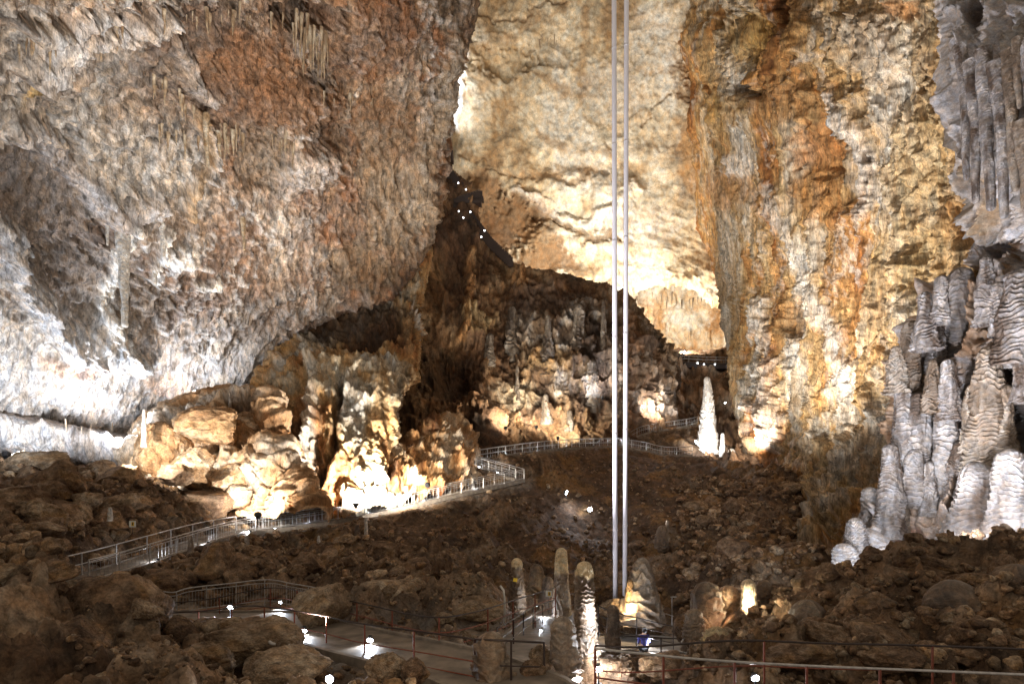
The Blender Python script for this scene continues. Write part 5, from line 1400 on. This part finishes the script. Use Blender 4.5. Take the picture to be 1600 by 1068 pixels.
# unseen point lights at the glowing stalagmites, plus fills added near paths and rocks
for (u, v, Y, w, c, rr) in [(1170, 948, 20.0, 130, (1, .9, .65), .1), (978, 950, 25.6, 140, (1, .75, .42), .1), (1140, 968, 19.3, 110, (1, .62, .36), .1), (1112, 1018, 16.6, 60, (1, .85, .6), .1), (905, 1060, 13.0, 120, (.95, .95, 1), .06), (1018, 1004, 24.0, 90, COOL, .1), (955, 996, 23.4, 90, COOL, .1), (850, 962, 23.6, 120, COOL, .1),
                            (900, 774, 54.0, 260, COOL, .2), (1452, 905, 19.5, 26, (1, .72, .48), .1), (948, 1030, 13.8, 90, (.93, .95, 1), .08), (930, 960, 14.2, 60, (.93, .95, 1), .08), (700, 1010, 9.5, 90, (1, .8, .6), .4)]:
    ld = bpy.data.lights.new('lamp_light', 'POINT'); ld.energy = w; ld.color = c; ld.shadow_soft_size = rr
    lo = bpy.data.objects.new('lamp_light', ld); COL.objects.link(lo); lo.location = P(u, v, Y)

# low step lamps along the far walkways: fixture and pool of light
def step_lamps(n, sgn, step, watts, lab, grp, size=.10):
    pts = resample(side(n, sgn), step)
    for p in pts[1:-1]:
        root = empty('step_lamp', p + Vector((0, 0, .12)), lab, 'lamp', grp)
        bm = bmesh.new(); add_box(bm, (0, 0, 0), (size * 2.2, size, size)); bmesh.ops.bevel(bm, geom=bm.edges[:], offset=.012); bm_obj('housing', bm, M_HOUSE, root)
        bm = bmesh.new(); add_box(bm, (0, size * .52 * (1 if sgn < 0 else -1), 0), (size * 2, size * .06, size * .8)); bm_obj('glass', bm, M_LED, root)
        ld = bpy.data.lights.new('lamp_light', 'POINT'); ld.energy = watts; ld.color = COOL; ld.shadow_soft_size = .05
        lo = bpy.data.objects.new('lamp_light', ld); COL.objects.link(lo); lo.parent = root
        inward = (PW[n][0][0] - side(n, sgn)[0]).normalized()
        lo.location = inward * .25 + Vector((0, 0, .12))
step_lamps('climb', -1, 5.4, 42, 'low lamp on the edge of the climbing walkway', 'step lamps of the climbing walkway')
step_lamps('switch', 1, 2.5, 40, 'low lamp in the zigzag of the walkway', 'step lamps of the zigzag')
step_lamps('rise', -1, 4.2, 40, 'low lamp on the edge of the walkway above the dark slope', 'step lamps above the dark slope')
step_lamps('dip', -1, 3.2, 40, 'low lamp on the walkway right of the tubes', 'step lamps right of the tubes')
step_lamps('upper', -1, 3.6, 40, 'low lamp on the topmost walkway', 'step lamps of the topmost walkway')

# ------------------------------------------------------------------ stairs up to the cleft
def stairs():
    o0 = P(705, 320, 93)
    root = empty('staircase', o0, 'dark zigzag staircase climbing the ridge up to the bright cleft', 'staircase')
    def flight(a, b, w, name='flight'):
        a, b = P(*a), P(*b)
        bm = bmesh.new(); n = max(4, int((b - a).length / .45))
        for k in range(n + 1):
            c = a.lerp(b, k / n) - o0; add_box(bm, c + Vector((0, 0, -.2)), (w * .8, w, .45)); add_box(bm, c + Vector((0, -w / 2, .1)), (w * .6, .12, 1.5))
        bm_obj(name, bm, M_DARK, root)
        for s_ in (-1, 1):
            bm = bmesh.new(); pts = [a.lerp(b, k / 8) - o0 + Vector((0, s_ * w / 2, 1.05)) for k in range(9)]
            add_tube(bm, pts, .05, 6)
            add_tube(bm, [p - Vector((0, 0, .5)) for p in pts], .035, 6)
            for p in pts: add_tube(bm, [p, p - Vector((0, 0, 1.1))], .04, 6)
            bm_obj('handrail', bm, M_DARK, root)
    flight((698, 232, 96.5), (694, 262, 95.5), 1.6); flight((694, 264, 95), (728, 306, 93.5), 1.5); flight((750, 310, 93), (714, 322, 92.6), 1.5)
    flight((716, 324, 92.4), (742, 350, 91.5), 1.3); flight((742, 350, 91.5), (768, 384, 90.5), 1.2); flight((768, 384, 90.5), (798, 412, 89.6), 1.1)
    bm = bmesh.new(); add_box(bm, P(697, 246, 95) - o0, (2.4, 1.6, 1.5)); add_box(bm, P(696, 230, 95) - o0, (1.8, 1.2, 1.1)); bmesh.ops.bevel(bm, geom=bm.edges[:], offset=.05); bm_obj('landing', bm, M_DARK, root)
    bm = bmesh.new(); add_box(bm, P(732, 318, 92.3) - o0, (4.2, 1.6, .5)); bm_obj('landing', bm, M_DARK, root)
    for (u, v) in ((716, 286), (728, 296), (717, 330), (724, 340), (735, 331), (757, 360), (752, 370), (777, 388), (796, 411)):
        bm = bmesh.new(); bmesh.ops.create_icosphere(bm, subdivisions=2, radius=.10); bm.transform(Matrix.Translation(P(u, v, 90.2) - o0)); bm_obj('bulb', bm, M_LED, root)
stairs()

# ------------------------------------------------------------------ far platform in front of the alcove
def platform():
    o0 = P(1080, 570, 100)
    root = empty('platform', o0, 'dark viewing platform on a beam in front of the lit alcove', 'platform')
    def deck(pts, w, name='deck'):
        bm = ribbon([P(*p) - o0 for p in pts], w, -.9, 0); bm_obj(name, bm, M_DARK, root)
        for s_ in (-1, 1):
            q = resample(offset([P(*p) - o0 for p in pts], s_ * w / 2), 1.6)
            bm = bmesh.new(); add_tube(bm, [p + Vector((0, 0, 1.1)) for p in q], .05, 6); add_tube(bm, [p + Vector((0, 0, .55)) for p in q], .03, 6)
            for p in q: add_tube(bm, [p, p + Vector((0, 0, 1.1))], .035, 6)
            bm_obj('handrail', bm, M_STEEL, root)
    deck([(1008, 552, 106), (1030, 555, 105), (1068, 559, 103)], 1.8)
    deck([(1062, 567, 102), (1100, 569, 101), (1146, 570, 100)], 2.2, 'main_deck')
    bm = bmesh.new(); p = P(1100, 572, 100.5) - o0; add_tube(bm, [p, p - Vector((0, 0, 3.2))], .16, 8); bm_obj('leg', bm, M_DARK, root)
    for (u, v) in ((1090, 567), (1100, 569), (1117, 569), (1138, 571)):
        bm = bmesh.new(); bmesh.ops.create_icosphere(bm, subdivisions=2, radius=.12); bm.transform(Matrix.Translation(P(u, v, 98.8) - o0)); bm_obj('bulb', bm, M_LED, root)
platform()

# ------------------------------------------------------------------ signs
def sign(u, v, Y, size, hpost, label):
    p = P(u, v, Y); root = empty('sign', p, label, 'sign')
    bm = bmesh.new(); add_box(bm, (0, 0, 0), (size, .02, size * .95)); bmesh.ops.bevel(bm, geom=bm.edges[:], offset=.004); bm_obj('plate', bm, M_SIGNW, root)
    bm = bmesh.new(); add_box(bm, (.02, -.0125, -.0), (size * .42, .003, size * .62)); bm_obj('pictogram', bm, M_YEL, root)
    bm = bmesh.new(); add_box(bm, (.02, -.0155, .0), (size * .16, .003, size * .34)); add_box(bm, (.02, -.0155, size * .24), (size * .10, .003, size * .08)); bm_obj('figure', bm, M_BLACK, root)
    bm = bmesh.new(); add_tube(bm, [(0, .02, size * .4), (0, .02, -hpost)], .014, 8); bm_obj('post', bm, M_HOUSE, root)
sign(857.5, 927, 23.0, .25, .8, 'white and yellow sign square on the path railing left of the cream capped stalagmite')
sign(207, 818, 30, .34, .5, 'small pale sign standing in the left rubble above the climbing walkway')

# white conduit by the yellow plate stalagmite
bm = bmesh.new(); add_tube(bm, [P(788.5, 976, 18.5), P(788.5, 935, 18.5), P(787, 922, 18.6), P(782, 915, 18.8)], .035, 10)
tag(bm_obj('conduit', bm, M_ROPE, sm=True), 'upright white conduit beside the broad yellowish boulder', 'pipe')
# ladder like frame above the sunken path
bm = bmesh.new()
for a, b in (((1048, 932, 27), (1057, 932, 27)), ((1050, 932, 27), (1050, 976, 27)), ((1040, 958, 27), (1052, 962, 27))): add_tube(bm, [P(*a), P(*b)], .025, 6)
tag(bm_obj('survey_frame', bm, M_STEEL), 'thin metal frame standing on the slope right of the draped stalagmite', 'metal frame')
# pale cables over the near rocks
for pts, lab in (([(440, 998, 13.2), (452, 1006, 13.0), (462, 1020, 12.4), (475, 1034, 12.0), (490, 1038, 11.8)], 'pale cable curling over the rocks below the terrace lamp'),
                 ([(398, 992, 14.2), (412, 994, 14.0), (424, 1004, 13.6), (432, 1006, 13.4)], 'short pale cable behind the small ochre rock')):
    bm = bmesh.new(); add_tube(bm, densify(pts, 6), .035, 8); tag(bm_obj('cable', bm, M_ROPE, sm=True), lab, 'cable')
# ------------------------------------------------------------------ person on the sunken path
def person(loc, h=1.7):
    root = empty('person', loc, 'person in a blue jacket and dark trousers on the sunken path, seen from behind', 'person', rz=R(15))
    def skin(name, V_, E_, Rr, mat, sub=2):
        me = bpy.data.meshes.new(name); me.from_pydata(V_, E_, []); o = link(name, me, mat, root)
        md = o.modifiers.new('skin', 'SKIN'); md.use_smooth_shade = True
        for k, r in enumerate(Rr): me.skin_vertices[0].data[k].radius = r if isinstance(r, tuple) else (r, r)
        me.skin_vertices[0].data[0].use_root = True
        ss = o.modifiers.new('sub', 'SUBSURF'); ss.levels = sub; ss.render_levels = sub
        return o
    s_ = h / 1.75
    q = lambda x, y, z: (x * s_, y * s_, z * s_)
    Vb = [q(0, 0, .93), q(0, -.01, 1.15), q(0, 0, 1.38), q(0, 0, 1.50), q(0, -.02, 1.60), q(0, -.03, 1.68),
          q(.10, 0, .86), q(.11, .01, .48), q(.11, -.02, .09), q(.12, .12, .04), q(-.10, 0, .86), q(-.12, -.04, .48), q(-.12, -.02, .09), q(-.13, .12, .04),
          q(.19, 0, 1.38), q(.25, .01, 1.12), q(.20, .20, 1.0), q(.14, .29, 1.0), q(-.19, 0, 1.38), q(-.25, .01, 1.12), q(-.20, .20, 1.0), q(-.14, .29, 1.0)]
    E = [(0, 1), (1, 2), (2, 3), (3, 4), (4, 5), (0, 6), (6, 7), (7, 8), (8, 9), (0, 10), (10, 11), (11, 12), (12, 13), (2, 14), (14, 15), (15, 16), (16, 17), (2, 18), (18, 19), (19, 20), (20, 21)]
    Rr = [(.15, .10), (.15, .10), (.16, .10), (.05, .055), (.085, .10), (.07, .085), .09, .06, .045, (.045, .03), .09, .06, .045, (.045, .03), .06, .045, .035, (.04, .02), .06, .045, .035, (.04, .02)]
    body = skin('body', Vb, E, [(r if isinstance(r, tuple) else (r, r)) for r in Rr], M_SKIN)
    jk = skin('jacket', [q(0, 0, .90), q(0, -.01, 1.15), q(0, 0, 1.37), q(0, 0, 1.47), q(.20, 0, 1.37), q(.265, .01, 1.12), q(.215, .19, 1.0), q(-.20, 0, 1.37), q(-.265, .01, 1.12), q(-.215, .19, 1.0)],
              [(0, 1), (1, 2), (2, 3), (2, 4), (4, 5), (5, 6), (2, 7), (7, 8), (8, 9)], [(.18, .13), (.175, .125), (.18, .12), (.07, .07), (.08, .08), (.062, .062), (.05, .05), (.08, .08), (.062, .062), (.05, .05)], M_JACKET)
    skin('trousers', [q(0, 0, .93), q(.10, 0, .84), q(.11, .01, .48), q(.11, -.02, .12), q(-.10, 0, .84), q(-.12, -.04, .48), q(-.12, -.02, .12)],
         [(0, 1), (1, 2), (2, 3), (0, 4), (4, 5), (5, 6)], [(.165, .12), (.11, .11), (.08, .08), (.07, .07), (.11, .11), (.08, .08), (.07, .07)], M_TROUS)
    bm = bmesh.new(); bmesh.ops.create_uvsphere(bm, u_segments=20, v_segments=14, radius=.112)
    for v_ in bm.verts: v_.co.z *= 1.12; v_.co += Vector((0, -.045, 1.645 * s_))
    bm_obj('hair', bm, M_HAIR, root, sm=True)
person(P(1006, 1043, 24.0))
print('scene built', len(bpy.data.objects))
